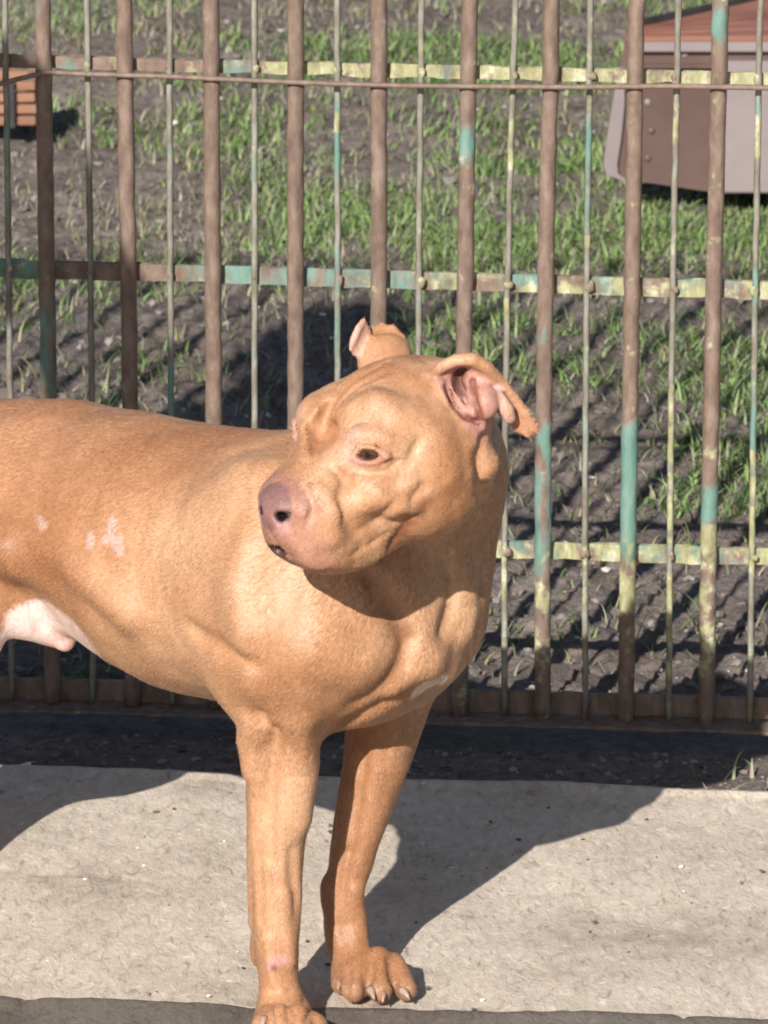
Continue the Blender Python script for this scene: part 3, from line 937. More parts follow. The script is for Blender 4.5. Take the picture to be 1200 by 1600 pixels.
def build_dog():
    lo = np.array((-0.74, 2.60, -0.018)); hi = np.array((0.20, 3.46, 0.66))
    s = Sculpt(lo, hi, VOX)
    # torso
    s.ell(B(-.11, 0, .375), (.20, .100, .115), BAX, .03)
    s.ell(B(-.05, 0, .430), (.12, .062, .050), BAX, .05)
    s.ell(B(-.29, 0, .415), (.19, .084, .086), BAX, .05)
    s.ell(B(-.50, 0, .405), (.16, .088, .092), BAX, .05)
    s.ell(B(.028, .008, .360), (.092, .094, .105), BAX, .04)
    # neck
    s.cone(B(-.035, .01, .40), B(.072, .048, .50), .082, .057, .03)
    s.cone(B(.030, .032, .36), B(.072, .052, .46), .072, .058, .03)
    s.cone(B(.052, .058, .35), B(.066, .062, .47), .066, .063, .03)
    # shoulders and upper arms
    for sgn in (-1, 1):
        s.ell(B(.0, sgn * .070, .375), (.065, .040, .110), BAX, .05)
    # near front leg
    P = lambda *a: W0(*a)
    Y = 2.86
    s.tube([P(462, 1040, Y), P(450, 1120, Y), P(441, 1190, Y), P(436, 1290, Y - .003), P(434, 1380, Y - .006), P(430, 1470, Y - .01), P(433, 1530, Y - .014), P(440, 1580, Y - .018)],
           [S0(Y, 66), S0(Y, 62), S0(Y, 55), S0(Y, 47), S0(Y, 41), S0(Y, 38), S0(Y, 33), S0(Y, 36)], .02)
    s.ell(P(402, 1120, Y + .03), (.014, .016, .03), None, .02)      # point of the elbow
    s.ell(P(400, 1484, Y + .006), (.006, .008, .014), None, .016)      # wrist pad
    s.cone(P(402, 1240, Y), P(396, 1440, Y), .0065, .0045, .010)       # tendon behind
    # near paw
    PY = 2.825
    s.ell(P(444, 1598, PY), (.024, .030, .019), None, .015)
    for (x, y, x2, y2, yy, r) in ((418, 1590, 413, 1618, 2.80, .0105), (438, 1588, 436, 1624, 2.785, .0112), (463, 1590, 466, 1624, 2.785, .0112), (482, 1598, 492, 1620, 2.80, .0105)):
        s.cone(P(x, y, yy + .012), P(x2, y2 - 16, yy), r * .95, r, .006)
    # far front leg
    Y = 2.955
    s.tube([P(622, 1060, Y), P(606, 1120, Y), P(592, 1180, Y), P(572, 1250, Y), P(553, 1320, Y), P(538, 1390, Y), P(537, 1440, Y), P(546, 1490, Y - .01), P(556, 1520, Y - .02)],
           [S0(Y, 64), S0(Y, 61), S0(Y, 54), S0(Y, 45), S0(Y, 36), S0(Y, 30), S0(Y, 25), S0(Y, 26), S0(Y, 27)], .02)
    s.ell(P(509, 1394, Y), (.005, .006, .012), None, .014)
    s.ell(P(518, 1460, Y), (.006, .007, .022), None, .014)
    # far paw
    s.ell(P(575, 1524, 2.935), (.028, .026, .016), None, .015)
    for (x, y, x2, y2, ya, yb, r) in ((532, 1512, 531, 1538, 2.94, 2.93, .0078), (555, 1508, 553, 1545, 2.935, 2.908, .0112), (592, 1500, 594, 1546, 2.935, 2.905, .0115), (616, 1505, 634, 1546, 2.94, 2.912, .0095)):
        s.cone(P(x, y, ya), P(x2, y2, yb), r, r * 1.02, .005)
    # hind legs, the near one set forward
    for sgn, du in ((-1, .185), (1, -.07)):
        s.ell(B(-.48 + du * (.35 if sgn < 0 else 1), sgn * .070, .345), (.12, .045, .12), BAX, .035)
        s.cone(B(-.50 + du * (.35 if sgn < 0 else 1), sgn * (.088 if sgn > 0 else .110), .26), B(-.62 + du, sgn * (.088 if sgn > 0 else .110), .15), .050, .026, .03)
        s.cone(B(-.62 + du, sgn * (.088 if sgn > 0 else .110), .155), B(-.60 + du, sgn * (.088 if sgn > 0 else .110), .03), .021, .020, .02)
        s.cone(B(-.60 + du, sgn * (.088 if sgn > 0 else .110), .018), B(-.55 + du, sgn * (.088 if sgn > 0 else .110), .014), .022, .020, .02)
        for q in (-.021, -.007, .007, .021):
            s.cone(B(-.55 + du, sgn * (.088 if sgn > 0 else .110) + q, .014), B(-.525 + du, sgn * (.088 if sgn > 0 else .110) + q * 1.3, .010), .010, .010, .004)
    # flank fold
    s.cone(W0(95, 885, 2.99), W0(20, 855, 3.00), .010, .022, .03)
    # tail
    s.tube([B(-.63, 0, .43), B(-.69, 0, .37), B(-.73, 0, .27), B(-.76, 0, .20)], [.024, .018, .013, .007], .03)
    # belly skin
    s.cone(W0(-20, 925, 3.07), W0(80, 970, 3.04), .026, .014, .02)
    s.cone(W0(-10, 935, 3.07), W0(86, 980, 3.045), .028, .016, .01)
    s.cone(W0(84, 978, 3.04), W0(101, 1001, 3.035), .014, .0085, .005)
    s.cone(W0(60, 935, 3.05), W0(190, 955, 3.02), .022, .012, .02)
    # ---------------- head
    s.ell(H(-.002, 0, -.002), (.072, .060, .053), HAX, .02)           # skull
    s.ell(H(.004, .034, -.036), (.053, .035, .050), HAX, .025)       # cheeks
    s.ell(H(.004, -.034, -.036), (.053, .035, .050), HAX, .025)
    s.cone(H(-.030, -.004, -.022), B(.075, .045, .47), .045, .060, .012)       # to the neck
    s.ell(H(.080, 0, -.045), (.056, .038, .036), HAX, .03)           # muzzle
    s.ell(H(.096, 0, -.046), (.034, .033, .032), HAX, .015)
    s.ell(H(.096, 0, -.062), (.026, .030, .028), HAX, .015)
    s.ell(H(.04, 0, -.01), (.05, .042, .035), HAX, .03)              # stop
    for q in (-1, 1):
        s.ell(H(.048, q * .034, .012), (.024, .019, .016), HAX, .02) # brow
        s.ell(H(.074, q * .020, -.071), (.047, .016, .026), HAX, .015)  # flews
        s.ell(H(.045, q * .046, -.026), (.030, .012, .016), HAX, .02)   # cheekbone
    s.ell(H(.050, 0, -.083), (.055, .025, .014), HAX, .015)          # chin and jaw
    # square upper muzzle, stop below the brows
    for q in (-1, 1): s.ell(H(.090, q * .017, -.036), (.036, .019, .022), HAX, .010)
    s.ell(H(.080, 0, .012), (.020, .012, .010), HAX, .014, 'sub')
    # nose
    s.ell(H(.124, 0, -.036), (.0135, .0170, .0155), HAX, .006)
    for q in (-1, 1):
        s.ell(H(.132, q * .0105, -.038), (.014, .0038, .0030), HAX, .004, 'sub')
        s.cone(H(.137, q * .014, -.038), H(.125, q * .0195, -.034), .0018, .001, .003, 'sub')
    s.cone(H(.141, 0, -.044), H(.128, 0, -.066), .0016, .0016, .004, 'sub')
    s.ell(s.hit(433, 862, .004), (.009, .012, .006), None, .003, 'sub')
    s.tube([H(.124, 0, -.072), H(.119, .010, -.084), H(.110, .016, -.094)], .0026, .005, 'sub')
    # eyes
    E = s.hit(574, 708)
    e = np.array(((E - HC) @ hf, (E - HC) @ hl, (E - HC) @ hu))
    eyes = []
    for q in (1, -1):
        def G(df, dl, du): return H(e[0] + df, q * (e[1] + dl), e[2] + du)
        # around the eye: x runs outward and back along the face
        ax = np.array((-.60, .80, 0.0))
        def K(t, du, out=0.0): return G(ax[0] * t + .8 * out, ax[1] * t + .6 * out, du)
        s.ell(K(.0005, 0, .001), (.0120, .0120, .0066), HAX, .004, 'sub')
        up = [K(-.0126, -.0040, -.0002), K(-.0055, .0050, .0012), K(.005, .0052, .0012), K(.0145, -.0030, -.0014)]
        dn = [up[0], K(-.003, -.0076, .0003), K(.006, -.0072, .0), up[3]]
        s.tube(up, .0019, .0035); s.tube(dn, .0017, .0035)
        eyes.append(K(.0, -.001, -.0125))
    # ears
    def Q(x, y, dy=0.0): return W0(x, y, HC[1] - .028 + dy)
    s.ell(Q(722, 618, .018), (.026, .020, .027), None, .018)
    s.ell(Q(733, 612, -.010), (.0215, .020, .021), None, .005, 'sub')
    rim = [Q(676, 586, .000), Q(692, 572, -.006), Q(712, 563, -.010), Q(738, 560, -.010), Q(760, 573, -.004), Q(780, 594, .004), Q(802, 620, .010), Q(820, 645, .014), Q(835, 668, .018)]
    s.tube(rim, [.0035, .0045, .0050, .0050, .0046, .0042, .0038, .0034, .0032], .003)
    T = .0022
    bk = [Q(700, 600, .018), Q(725, 600, .022), Q(748, 612, .022), Q(768, 630, .022), Q(788, 650, .022), Q(808, 668, .022), Q(824, 678, .021)]
    for i in range(6):
        s.tri(rim[i + 1], rim[i + 2], bk[i], T, .003); s.tri(rim[i + 2], bk[i], bk[i + 1], T, .003)
    s.tri(rim[7], rim[8], bk[6], T, .003); s.tri(rim[7], bk[5], bk[6], T, .003)
    s.tube([Q(684, 596, -.002), Q(694, 622, -.008), Q(708, 645, -.010), Q(728, 662, -.008), Q(752, 667, .000)], [.0035, .0042, .0046, .0046, .004], .004)
    s.tube([Q(708, 600, .004), Q(716, 628, -.004), Q(733, 652, -.006), Q(748, 660, .002)], [.003, .0036, .0036, .003], .003)
    s.ell(Q(722, 596, .002), (.007, .012, .010), None, .004, 'sub')
    s.ell(Q(757, 628, -.002), (.0105, .010, .013), None, .003)
    s.ell(Q(742, 616, .001), (.008, .008, .009), None, .003)
    s.ell(Q(745, 594, .006), (.013, .008, .008), None, .004)
    s.ell(Q(744, 640, -.002), (.007, .008, .009), None, .003)
    s.tube([Q(698, 606, -.006), Q(708, 632, -.010), Q(726, 652, -.010), Q(744, 660, -.004)], .0022, .003, 'sub')
    s.tube([Q(738, 596, .0), Q(740, 612, -.006), Q(748, 640, -.010), Q(750, 655, -.006)], .0020, .003, 'sub')
    s.tube([Q(774, 606, .004), Q(783, 622, -.001), Q(792, 640, .000), Q(796, 652, .004)], [.0018, .0032, .0048, .0050], .003)
    def R_(x, y, dy=0.0): return W0(x, y, HC[1] + .07 + dy)
    s.ell(R_(600, 562), (.022, .018, .022), None, .02)
    fr = [R_(577, 530, .004), R_(581, 514, .012), R_(596, 509, .014), R_(613, 513, .012), R_(626, 528, .010), R_(638, 550, .004)]
    ctr = R_(596, 560)
    for i in range(5): s.tri(ctr, fr[i], fr[i + 1], .003, .003)
    s.tri(R_(553, 552, -.008), R_(566, 504, -.004), R_(580, 564), .003, .003)
    s.tube([R_(548, 545, -.012), R_(552, 532, -.011), R_(560, 512, -.008), R_(568, 500, -.004), R_(575, 512, .0), R_(578, 536, -.004), R_(576, 560, -.004)], [.003, .0045, .0045, .0038, .0034, .0034, .004], .003)
    # folds of skin
    groove = lambda pix, r=.002, k=.010, sink=0.0: s.tube([s.hit(x, y, sink) for x, y in pix], [r * .3] + [r] * (len(pix) - 2) + [r * .3], k, 'sub')
    ridge = lambda pix, r=.005, k=.014, sink=.003: s.tube([s.hit(x, y, sink) for x, y in pix], [r * .6] + [r] * (len(pix) - 2) + [r * .6], k)
    # skin over the chest and shoulder
    ridge([(396, 850), (384, 915), (394, 980), (402, 1060)], .010, .03, .008)
    groove([(572, 896), (598, 938), (624, 966), (636, 1000)], 0.0075, 0.0195)
    ridge([(652, 1005), (668, 1028), (690, 1045)], .015, .022, .006)
    ridge([(500, 1010), (560, 1030), (610, 1050)], .014, .03, .012)
    groove([(640, 1000), (628, 1040), (600, 1075), (560, 1100)], 0.0037, 0.0172)
    groove([(770, 850), (748, 920), (735, 985), (742, 1020)], 0.0037, 0.0156)
    groove([(700, 872), (712, 905), (706, 950), (690, 985)], 0.0037, 0.0140)
    ridge([(720, 890), (730, 940), (722, 985)], .007, .02, .005)
    groove([(505, 1168), (545, 1128), (600, 1098), (655, 1072)], 0.0037, 0.0140)
    groove([(412, 1115), (410, 1160), (404, 1200)], 0.0025, 0.0109)
    groove([(398, 1250), (402, 1340), (406, 1440)], 0.0022, 0.0078)
    groove([(300, 985), (345, 1015), (392, 1035)], 0.0037, 0.0172)
    ridge([(60, 840), (100, 862), (150, 905), (205, 960)], .006, .03, .005)
    # the dividing fold behind cheek and ear
    groove([(757, 680), (750, 715), (752, 760), (742, 805), (715, 832)], 0.0063, 0.0094)
    ridge([(772, 690), (764, 725), (762, 760)], .007, .014, .004)
    # face
    groove([(606, 566), (565, 588), (532, 608), (512, 636), (500, 664)], 0.0019, 0.0052)
    groove([(600, 583), (560, 604), (532, 628), (520, 652)], 0.0016, 0.0046)
    ridge([(575, 578), (545, 598), (522, 622)], 0.0040, 0.0056, 0.0022)
    groove([(497, 655), (499, 680), (494, 700)], 0.0021, 0.0061)
    groove([(545, 672), (562, 660), (590, 662)], 0.0012, 0.0046)
    ridge([(546, 684), (560, 676), (582, 677), (600, 688)], 0.0034, 0.0056, 0.0018)
    groove([(548, 733), (578, 742), (604, 736), (624, 718), (640, 702)], 0.0014, 0.0052)
    groove([(625, 730), (606, 748), (585, 760)], 0.0012, 0.0052)
    groove([(640, 748), (600, 772), (566, 776)], 0.0010, 0.0052)
    groove([(474, 762), (488, 780), (490, 800), (480, 820)], 0.0021, 0.0061)
    groove([(520, 735), (535, 745), (545, 760)], 0.0016, 0.0061)
    groove([(608, 858), (618, 838), (640, 815), (654, 800)], 0.0019, 0.0069)
    groove([(550, 868), (580, 850), (606, 832)], 0.0010, 0.0046)
    groove([(655, 560), (690, 575)], 0.0009, 0.0035)
    # deeper folds of the forehead and between the brows
    groove([(585, 572), (548, 596), (522, 622), (506, 652)], 0.0022, 0.0092)
    groove([(512, 640), (503, 672), (508, 700)], 0.0025, 0.0106)
    ridge([(476, 668), (480, 690), (486, 712)], 0.0046, 0.0080, 0.0016)
    groove([(486, 664), (492, 690), (490, 716)], 0.0021, 0.0091)
    ridge([(610, 690), (632, 700), (640, 720)], 0.0046, 0.0100, 0.0024)
    ridge([(560, 790), (590, 775), (615, 785)], 0.0057, 0.0120, 0.0032)
    ridge([(500, 770), (520, 800), (515, 835)], 0.0069, 0.0120, 0.0040)
    groove([(560, 830), (590, 815), (612, 790)], 0.0016, 0.0069)
    ridge([(600, 640), (640, 655), (672, 690), (690, 740)], .010, .02, .007)
    ridge([(560, 640), (585, 632), (610, 645)], .008, .016, .005)
    groove([(652, 690), (640, 720), (625, 745), (600, 760)], 0.0014, 0.0072)
    groove([(660, 760), (640, 785), (622, 812)], 0.0018, 0.0086)
    groove([(540, 745), (530, 780), (540, 815), (565, 850)], 0.0016, 0.0086)
    # toes
    groove([(424, 1545), (425, 1575), (426, 1600)], .0018, .006)
    groove([(450, 1550), (451, 1575), (452, 1600)], .0020, .006)
    groove([(474, 1560), (477, 1600)], .0016, .006)
    groove([(545, 1512), (542, 1535), (541, 1560)], .0022, .007)
    groove([(583, 1494), (577, 1530), (574, 1562)], .0028, .008)
    groove([(606, 1500), (612, 1530), (616, 1560)], .0024, .007)
    # muscles of the forearms
    groove([(432, 1140), (424, 1200), (418, 1270), (420, 1340)], .0035, .014)
    groove([(456, 1330), (460, 1400), (456, 1460)], .0022, .010)
    ridge([(444, 1400), (446, 1450), (450, 1500)], .006, .010, .003)
    ridge([(402, 1130), (396, 1160), (396, 1200)], .010, .016, .004)
    groove([(570, 1180), (556, 1260), (546, 1330)], .003, .012)
    ridge([(556, 1390), (560, 1430), (566, 1470)], .006, .010, .002)
    ridge([(470, 1130), (474, 1200), (468, 1280)], .008, .02, .006)
    ridge([(420, 1470), (424, 1500), (428, 1530)], .004, .01, .002)
    groove([(545, 1330), (532, 1400), (540, 1470)], .0022, .01)
    ridge([(610, 800), (630, 790), (650, 795)], 0.0040, 0.0084, 0.0032)
    V, F = s.mesh()
    V = relax(V, F, .5, 2)
    N = normals(V, F)
    face = near(V, H(.06, 0, -.03), .10, .03)
    amp = (1 - .65 * face) * np.clip(V[:, 2] / .05, .3, 1)
    n = np.clip(fbm(V * np.array((20, 20, 11)), 2), -.9, .9) * .0020 + fbm(V * np.array((48, 48, 24)) + 7, 2) * .0009
    V = V + N * (n * amp)[:, None]
    V = V + N * (fbm(V * 62 + 3, 2) * .0008 * face)[:, None]
    return V, F, s, eyes, normals(V, F)

def near_path(V, pts, r, soft):
    d = np.full(len(V), 9.0)
    for a, b in zip(pts[:-1], pts[1:]):
        ba = b - a
        t = np.clip(((V - a) @ ba) / max(ba @ ba, 1e-9), 0, 1)
        d = np.minimum(d, np.linalg.norm(V - a - t[:, None] * ba, axis=1))
    return np.clip((r + soft - d) / soft, 0, 1)

def coat(V, s):
    """colour of the coat and of the bare skin, with shade painted into folds and openings"""
    C = np.tile(np.array((.415, .215, .112)), (len(V), 1))
    bare = np.zeros(len(V))
    def put(m, col, a=1.0, skin=False):
        if skin: np.maximum(bare, m, out=bare)
        m = (m * a)[:, None]
        C[:] = C * (1 - m) + np.array(col) * m
    n1 = fbm(V * 9, 3); n2 = fbm(V * 30, 3)
    u = (V - DO) @ DF; v = (V - DO) @ DL; z = V[:, 2]
    put(np.clip((z - .43) / .08, 0, 1) * np.clip((.0 - u) / .05, 0, 1), (.30, .150, .085), .55)      # redder back
    put(np.clip(n1 * .8, 0, 1), (.53, .325, .195), .85)
    put(np.clip(-n1 * .8, 0, 1), (.30, .125, .052), .65)
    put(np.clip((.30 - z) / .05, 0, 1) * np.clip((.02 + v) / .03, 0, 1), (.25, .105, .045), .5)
    hp = V - HC; f = hp @ hf; l = hp @ hl; up = hp @ hu
    head = near(V, HC + hf * .04, .14, .02) * np.clip((f + .04) / .03, 0, 1)
    put(head * np.clip(n2 + .2, 0, 1), (.52, .32, .195), .6)
    # muzzle: pink skin showing through thin pale hair
    mz = np.clip((f - .078 + n2 * .014) / .035, 0, 1) * head * (np.abs(l) < .055) * np.clip((-.056 - up + 1.1 * (f - .100)) / .02, 0, 1)
    put(mz, (.36, .180, .135), .65)
    put(head * (np.abs(l) < .05) * np.clip((f - .106) / .010, 0, 1) * np.clip((up + .05) / .02, 0, 1), (.27, .135, .112), .6)
    put(near_path(V, [H(.124, 0, -.074), H(.118, .012, -.084)], .0025, .004), (.10, .045, .04), .8)
    put(near(V, s.hit(432, 862), .009, .005), (.03, .012, .012), .95, True)  # dark of the mouth gap, shade put into the colour
    put(near_path(V, [s.hit(x, y) for x, y in ((608, 858), (618, 838), (640, 815))], .002, .004), (.20, .085, .04), .8)  # painted shade in the fold at the lip corner
    # nose leather
    ns = np.clip((1.12 - np.sqrt(((f - .126) / .0165) ** 2 + (l / .0195) ** 2 + ((up + .036) / .0185) ** 2)) / .12, 0, 1)
    put(ns, (.23, .112, .100), 1, True)
    put(ns * np.clip((up + .034) / .01, 0, 1), (.185, .095, .090), .7)
    for q in (-1, 1):
        put(near(V, H(.128, q * .011, -.039), .0066, .0025), (.02, .008, .008), .95)  # nostril openings darkened, shade put into the colour
        put(near(V, H(.132, q * .014, -.046), .004, .004), (.46, .26, .24), .7)
    # redder hair between the brows and back of cheek, painted shade in the folds
    put(near_path(V, [s.hit(600, 575), s.hit(548, 604), s.hit(516, 640), s.hit(508, 690)], .006, .012), (.30, .125, .052), .55)
    put(near_path(V, [s.hit(545, 745), s.hit(524, 715), s.hit(530, 690)], .003, .010), (.32, .135, .06), .5)
    put(near_path(V, [s.hit(700, 700), s.hit(720, 760), s.hit(690, 815)], .010, .018), (.34, .150, .062), .5)
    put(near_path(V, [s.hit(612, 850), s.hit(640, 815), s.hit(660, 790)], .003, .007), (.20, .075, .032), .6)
    put(near_path(V, [s.hit(640, 560), s.hit(610, 555)], .006, .012), (.25, .105, .046), .5)
    put(near_path(V, [s.hit(575, 905), s.hit(605, 945), s.hit(632, 990)], .003, .010), (.20, .080, .035), .6)  # shade of the throat crease painted in
    # around the eyes
    for q in (-1, 1):
        def hq(px, py):
            P = s.hit(px, py); a = P - HC
            return H(a @ hf, q * (a @ hl), a @ hu)
        put(near_path(V, [hq(552, 682), hq(548, 702), hq(552, 722)], .003, .009), (.46, .28, .215), .75)
        put(near_path(V, [hq(555, 672), hq(580, 664), hq(600, 672)], .001, .005), (.42, .24, .18), .5)
        put(near_path(V, [hq(560, 716), hq(585, 724), hq(606, 710)], .0025, .005), (.38, .18, .13), .7)
        put(near(V, hq(574, 708), .0100, .003), (.07, .02, .015), .9, True)
    # ears, bare and pink inside, creases and canal darkened by painted shade
    def E(x, y, d=0.0): return W0(x, y, HC[1] - .028 + d)
    ear = near_path(V, [E(716, 590, .006), E(735, 618, .004), E(748, 645, .004)], .021, .004) * np.clip(((V - E(0, 0, .03)) [:, 1] * -1) / .004, 0, 1)
    put(ear, (.38, .19, .15), .9, True)
    for pp in (((698, 606, -.006), (708, 632, -.010), (726, 652, -.010), (744, 660, -.004)), ((738, 596, .0), (740, 612, -.006), (748, 640, -.010), (750, 655, -.006)), ((762, 596, .004), (768, 612, .002), (770, 640, .0))):
        put(near_path(V, [E(*p_) for p_ in pp], .0022, .003), (.17, .055, .04), .85, True)
    put(near_path(V, [E(722, 588, .012), E(722, 604, .010)], .007, .006), (.10, .035, .028), .9, True)
    put(near_path(V, [E(x, y, -.004) for x, y in ((680, 588), (712, 560), (745, 556), (775, 588), (838, 664))], .0035, .003), (.30, .15, .08), .9)
    put(near_path(V, [E(778, 612), E(792, 640), E(797, 652)], .004, .003), (.46, .28, .225), .9, True)
    put(near_path(V, [E(800, 640, .012), E(822, 668, .016)], .006, .004), (.42, .20, .12), .7)
    put(near_path(V, [W0(550, 545, HC[1] + .06), W0(562, 512, HC[1] + .064)], .007, .004), (.46, .27, .215), .8, True)
    # belly, chest blaze, scars
    bel = np.clip((.345 - z + .02 * n1 + .1 * (u + .25)) / .008, 0, 1) * np.clip((-.19 - u) / .02, 0, 1) * np.clip((u + .60) / .05, 0, 1) * np.clip((v + .075) / .006, 0, 1)
    put(bel, (.78, .62, .58), 1, True)
    put(near_path(V, [W0(40, 930, 3.06), W0(150, 955, 3.03), W0(195, 972, 3.02)], .012, .004) * (z < .335), (.80, .64, .60), 1, True)
    put(near(V, W0(98, 996, 3.035), .012, .01), (.72, .42, .38), .8, True)
    put(near_path(V, [s.hit(655, 1080), s.hit(678, 1068), s.hit(690, 1062)], .007, .002), (.72, .60, .52), .85)
    for path, w in ((((64, 808), (70, 820)), .0022), (((142, 835), (144, 850)), .0025), (((178, 812), (176, 838), (190, 862)), .0030), (((190, 838), (191, 845)), .0018), (((166, 842), (180, 846)), .0020)):
        put(near_path(V, [s.hit(x, y) for x, y in path], w, .0025), (.50, .36, .32), .75)
    put(near_path(V, [s.hit(418, 1508), s.hit(432, 1502), s.hit(444, 1498)], .003, .004), (.48, .25, .22), .8)
    put(near(V, s.hit(428, 1512), .002, .002), (.15, .04, .04), .8)
    put(near(V, s.hit(566, 1405), .003, .006), (.22, .10, .05), .5)
    for q in (-1, 1): put(near(V, H(.127, q * .011, -.039), .0070, .0020) * (np.clip((np.sqrt(((l - q * .010) / .0062) ** 2 + ((up + .038) / .0060) ** 2)), 0, 9) < 1), (.006, .003, .003), .98)  # inner shade of the nostrils painted near black
    put(near_path(V, [W0(60, 960, 3.04), W0(140, 962, 3.03), W0(212, 988, 3.00)], .017, .003), (.80, .64, .60), 1, True)
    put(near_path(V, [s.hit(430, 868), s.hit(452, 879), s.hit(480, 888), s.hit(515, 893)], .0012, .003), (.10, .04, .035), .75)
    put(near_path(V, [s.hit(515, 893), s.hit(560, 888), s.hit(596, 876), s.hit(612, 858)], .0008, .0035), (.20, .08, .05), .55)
    # toes: paler, pink between
    low = np.clip((.035 - z) / .02, 0, 1)
    put(low, (.34, .19, .11), .6)
    return C, bare
# ------------------------------------------------------------------ dog: body, eyes, claws
VOX = .002
dogV, dogF, dogS, dog_eyes, dogN = build_dog()
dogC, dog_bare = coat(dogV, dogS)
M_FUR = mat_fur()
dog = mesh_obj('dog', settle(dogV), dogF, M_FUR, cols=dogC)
tag(dog, 'tan short haired bull type dog standing on the path with its head turned', 'dog')

def short_hair():
    r = np.random.default_rng(21)
    u = (dogV - DO) @ DF
    w = (1 - dog_bare) * (dogV[:, 0] > -.42)
    n = 380000
    pick = r.choice(len(dogV), n, p=w / w.sum())
    t1 = np.cross(dogN[pick], r.normal(0, 1, (n, 3)))
    P = dogV[pick] + t1 / (np.linalg.norm(t1, axis=1)[:, None] + 1e-9) * r.uniform(0, .0012, n)[:, None]
    N = dogN[pick]
    hd = near(P, HC + hf * .03, .115, .03)[:, None]
    leg = np.clip((.28 - P[:, 2:3]) / .06, 0, 1)
    comb = (-DF * .8 + np.array((0, 0, -.75))) * (1 - leg) + np.array((0, 0, -1.0)) * leg
    comb = comb * (1 - hd) + (-hf + .25 * (P - HC) / .08) * hd
    comb = comb + fbm(P * 14, 2)[:, None] * .35 * np.cross(N, comb) + r.normal(0, .16, (n, 3))
    T = comb - (comb * N).sum(1)[:, None] * N
    T /= np.linalg.norm(T, axis=1)[:, None] + 1e-9
    S_ = np.cross(N, T)
    ear = np.maximum(near(P, W0(760, 600, HC[1] - .03), .035, .02), near(P, W0(590, 530, HC[1] + .07), .03, .01))[:, None]
    L = r.uniform(.0035, .0068, n)[:, None] * (1 - .42 * hd) * (1 - .5 * ear) * (1 - .25 * leg)
    wd = r.uniform(.00014, .00028, n)[:, None]
    lift = r.uniform(.03, .22, n)[:, None]
    a = P - S_ * wd - N * .0003; b = P + S_ * wd - N * .0003
    m = P + T * L * .55 + N * L * lift * .55
    tip = P + T * L + N * L * lift * .75
    V = np.stack([a, b, m + S_ * wd * .8, m - S_ * wd * .8, tip], 1).reshape(-1, 3)
    k = np.arange(n) * 5
    q = np.stack([k, k + 1, k + 2, k + 3], -1); t = np.stack([k + 3, k + 2, k + 4], -1)
    me = bpy.data.meshes.new('short_hair')
    me.vertices.add(len(V)); me.vertices.foreach_set('co', settle(V).astype(np.float32).ravel())
    me.loops.add(n * 7); me.loops.foreach_set('vertex_index', np.concatenate([q.ravel(), t.ravel()]).astype(np.int32))
    me.polygons.add(2 * n)
    me.polygons.foreach_set('loop_start', np.concatenate([np.arange(n) * 4, 4 * n + np.arange(n) * 3]).astype(np.int32))
    me.polygons.foreach_set('loop_total', np.concatenate([np.full(n, 4), np.full(n, 3)]).astype(np.int32))
    me.update(calc_edges=True)
    c = np.ones((n, 4), np.float32)
    c[:, :3] = dogC[pick] * (r.uniform(.80, 1.28, n)[:, None]) * np.array((1, 1, 1)) ** 1
    at = me.color_attributes.new('tint', 'FLOAT_COLOR', 'POINT')
    at.data.foreach_set('color', np.repeat(c, 5, 0).ravel())
    mt, nn_, ll_, pp_ = new_mat('hair_strands')
    aa = nn_.new('ShaderNodeAttribute'); aa.attribute_name = 'tint'
    ll_.new(aa.outputs['Color'], pp_.inputs['Base Color'])
    pp_.inputs['Roughness'].default_value = .46
    pp_.inputs['Specular IOR Level'].default_value = .45
    me.materials.append(mt)
    o = link(bpy.data.objects.new('short_hair', me), dog)
    o['kind'] = 'stuff'
short_hair()

def mat_eye():
    m, n, l, p = new_mat('dog_eye')
    at = n.new('ShaderNodeAttribute'); at.attribute_name = 'tint'
    l.new(at.outputs['Color'], p.inputs['Base Color'])
    p.inputs['Roughness'].default_value = .10
    p.inputs['Specular IOR Level'].default_value = .35
    p.inputs['Coat Weight'].default_value = .25
    p.inputs['Coat Roughness'].default_value = .03
    return m
M_EYE = mat_eye()
look = hf * .78 + hl * .62; look /= np.linalg.norm(look)
for E in dog_eyes:
    bm = bmesh.new(); bmesh.ops.create_uvsphere(bm, u_segments=40, v_segments=28, radius=.0135)
    V = np.array([v.co[:] for v in bm.verts]); F = [tuple(v.index for v in f.verts) for f in bm.faces]; bm.free()
    q = 1 if np.allclose(E, dog_eyes[0]) else -1
    g = look if q == 1 else (hf * .78 - hl * .62); g = g / np.linalg.norm(g)
    a = np.degrees(np.arccos(np.clip((V / .0135) @ g, -1, 1)))[:, None]
    C = np.where(a < 13, (.005, .003, .003), np.where(a < 56, (.065, .026, .011), np.where(a < 62, (.02, .01, .008), (.25, .17, .14))))
    mesh_obj('eye', settle(V + E), F, M_EYE, dog, cols=C)

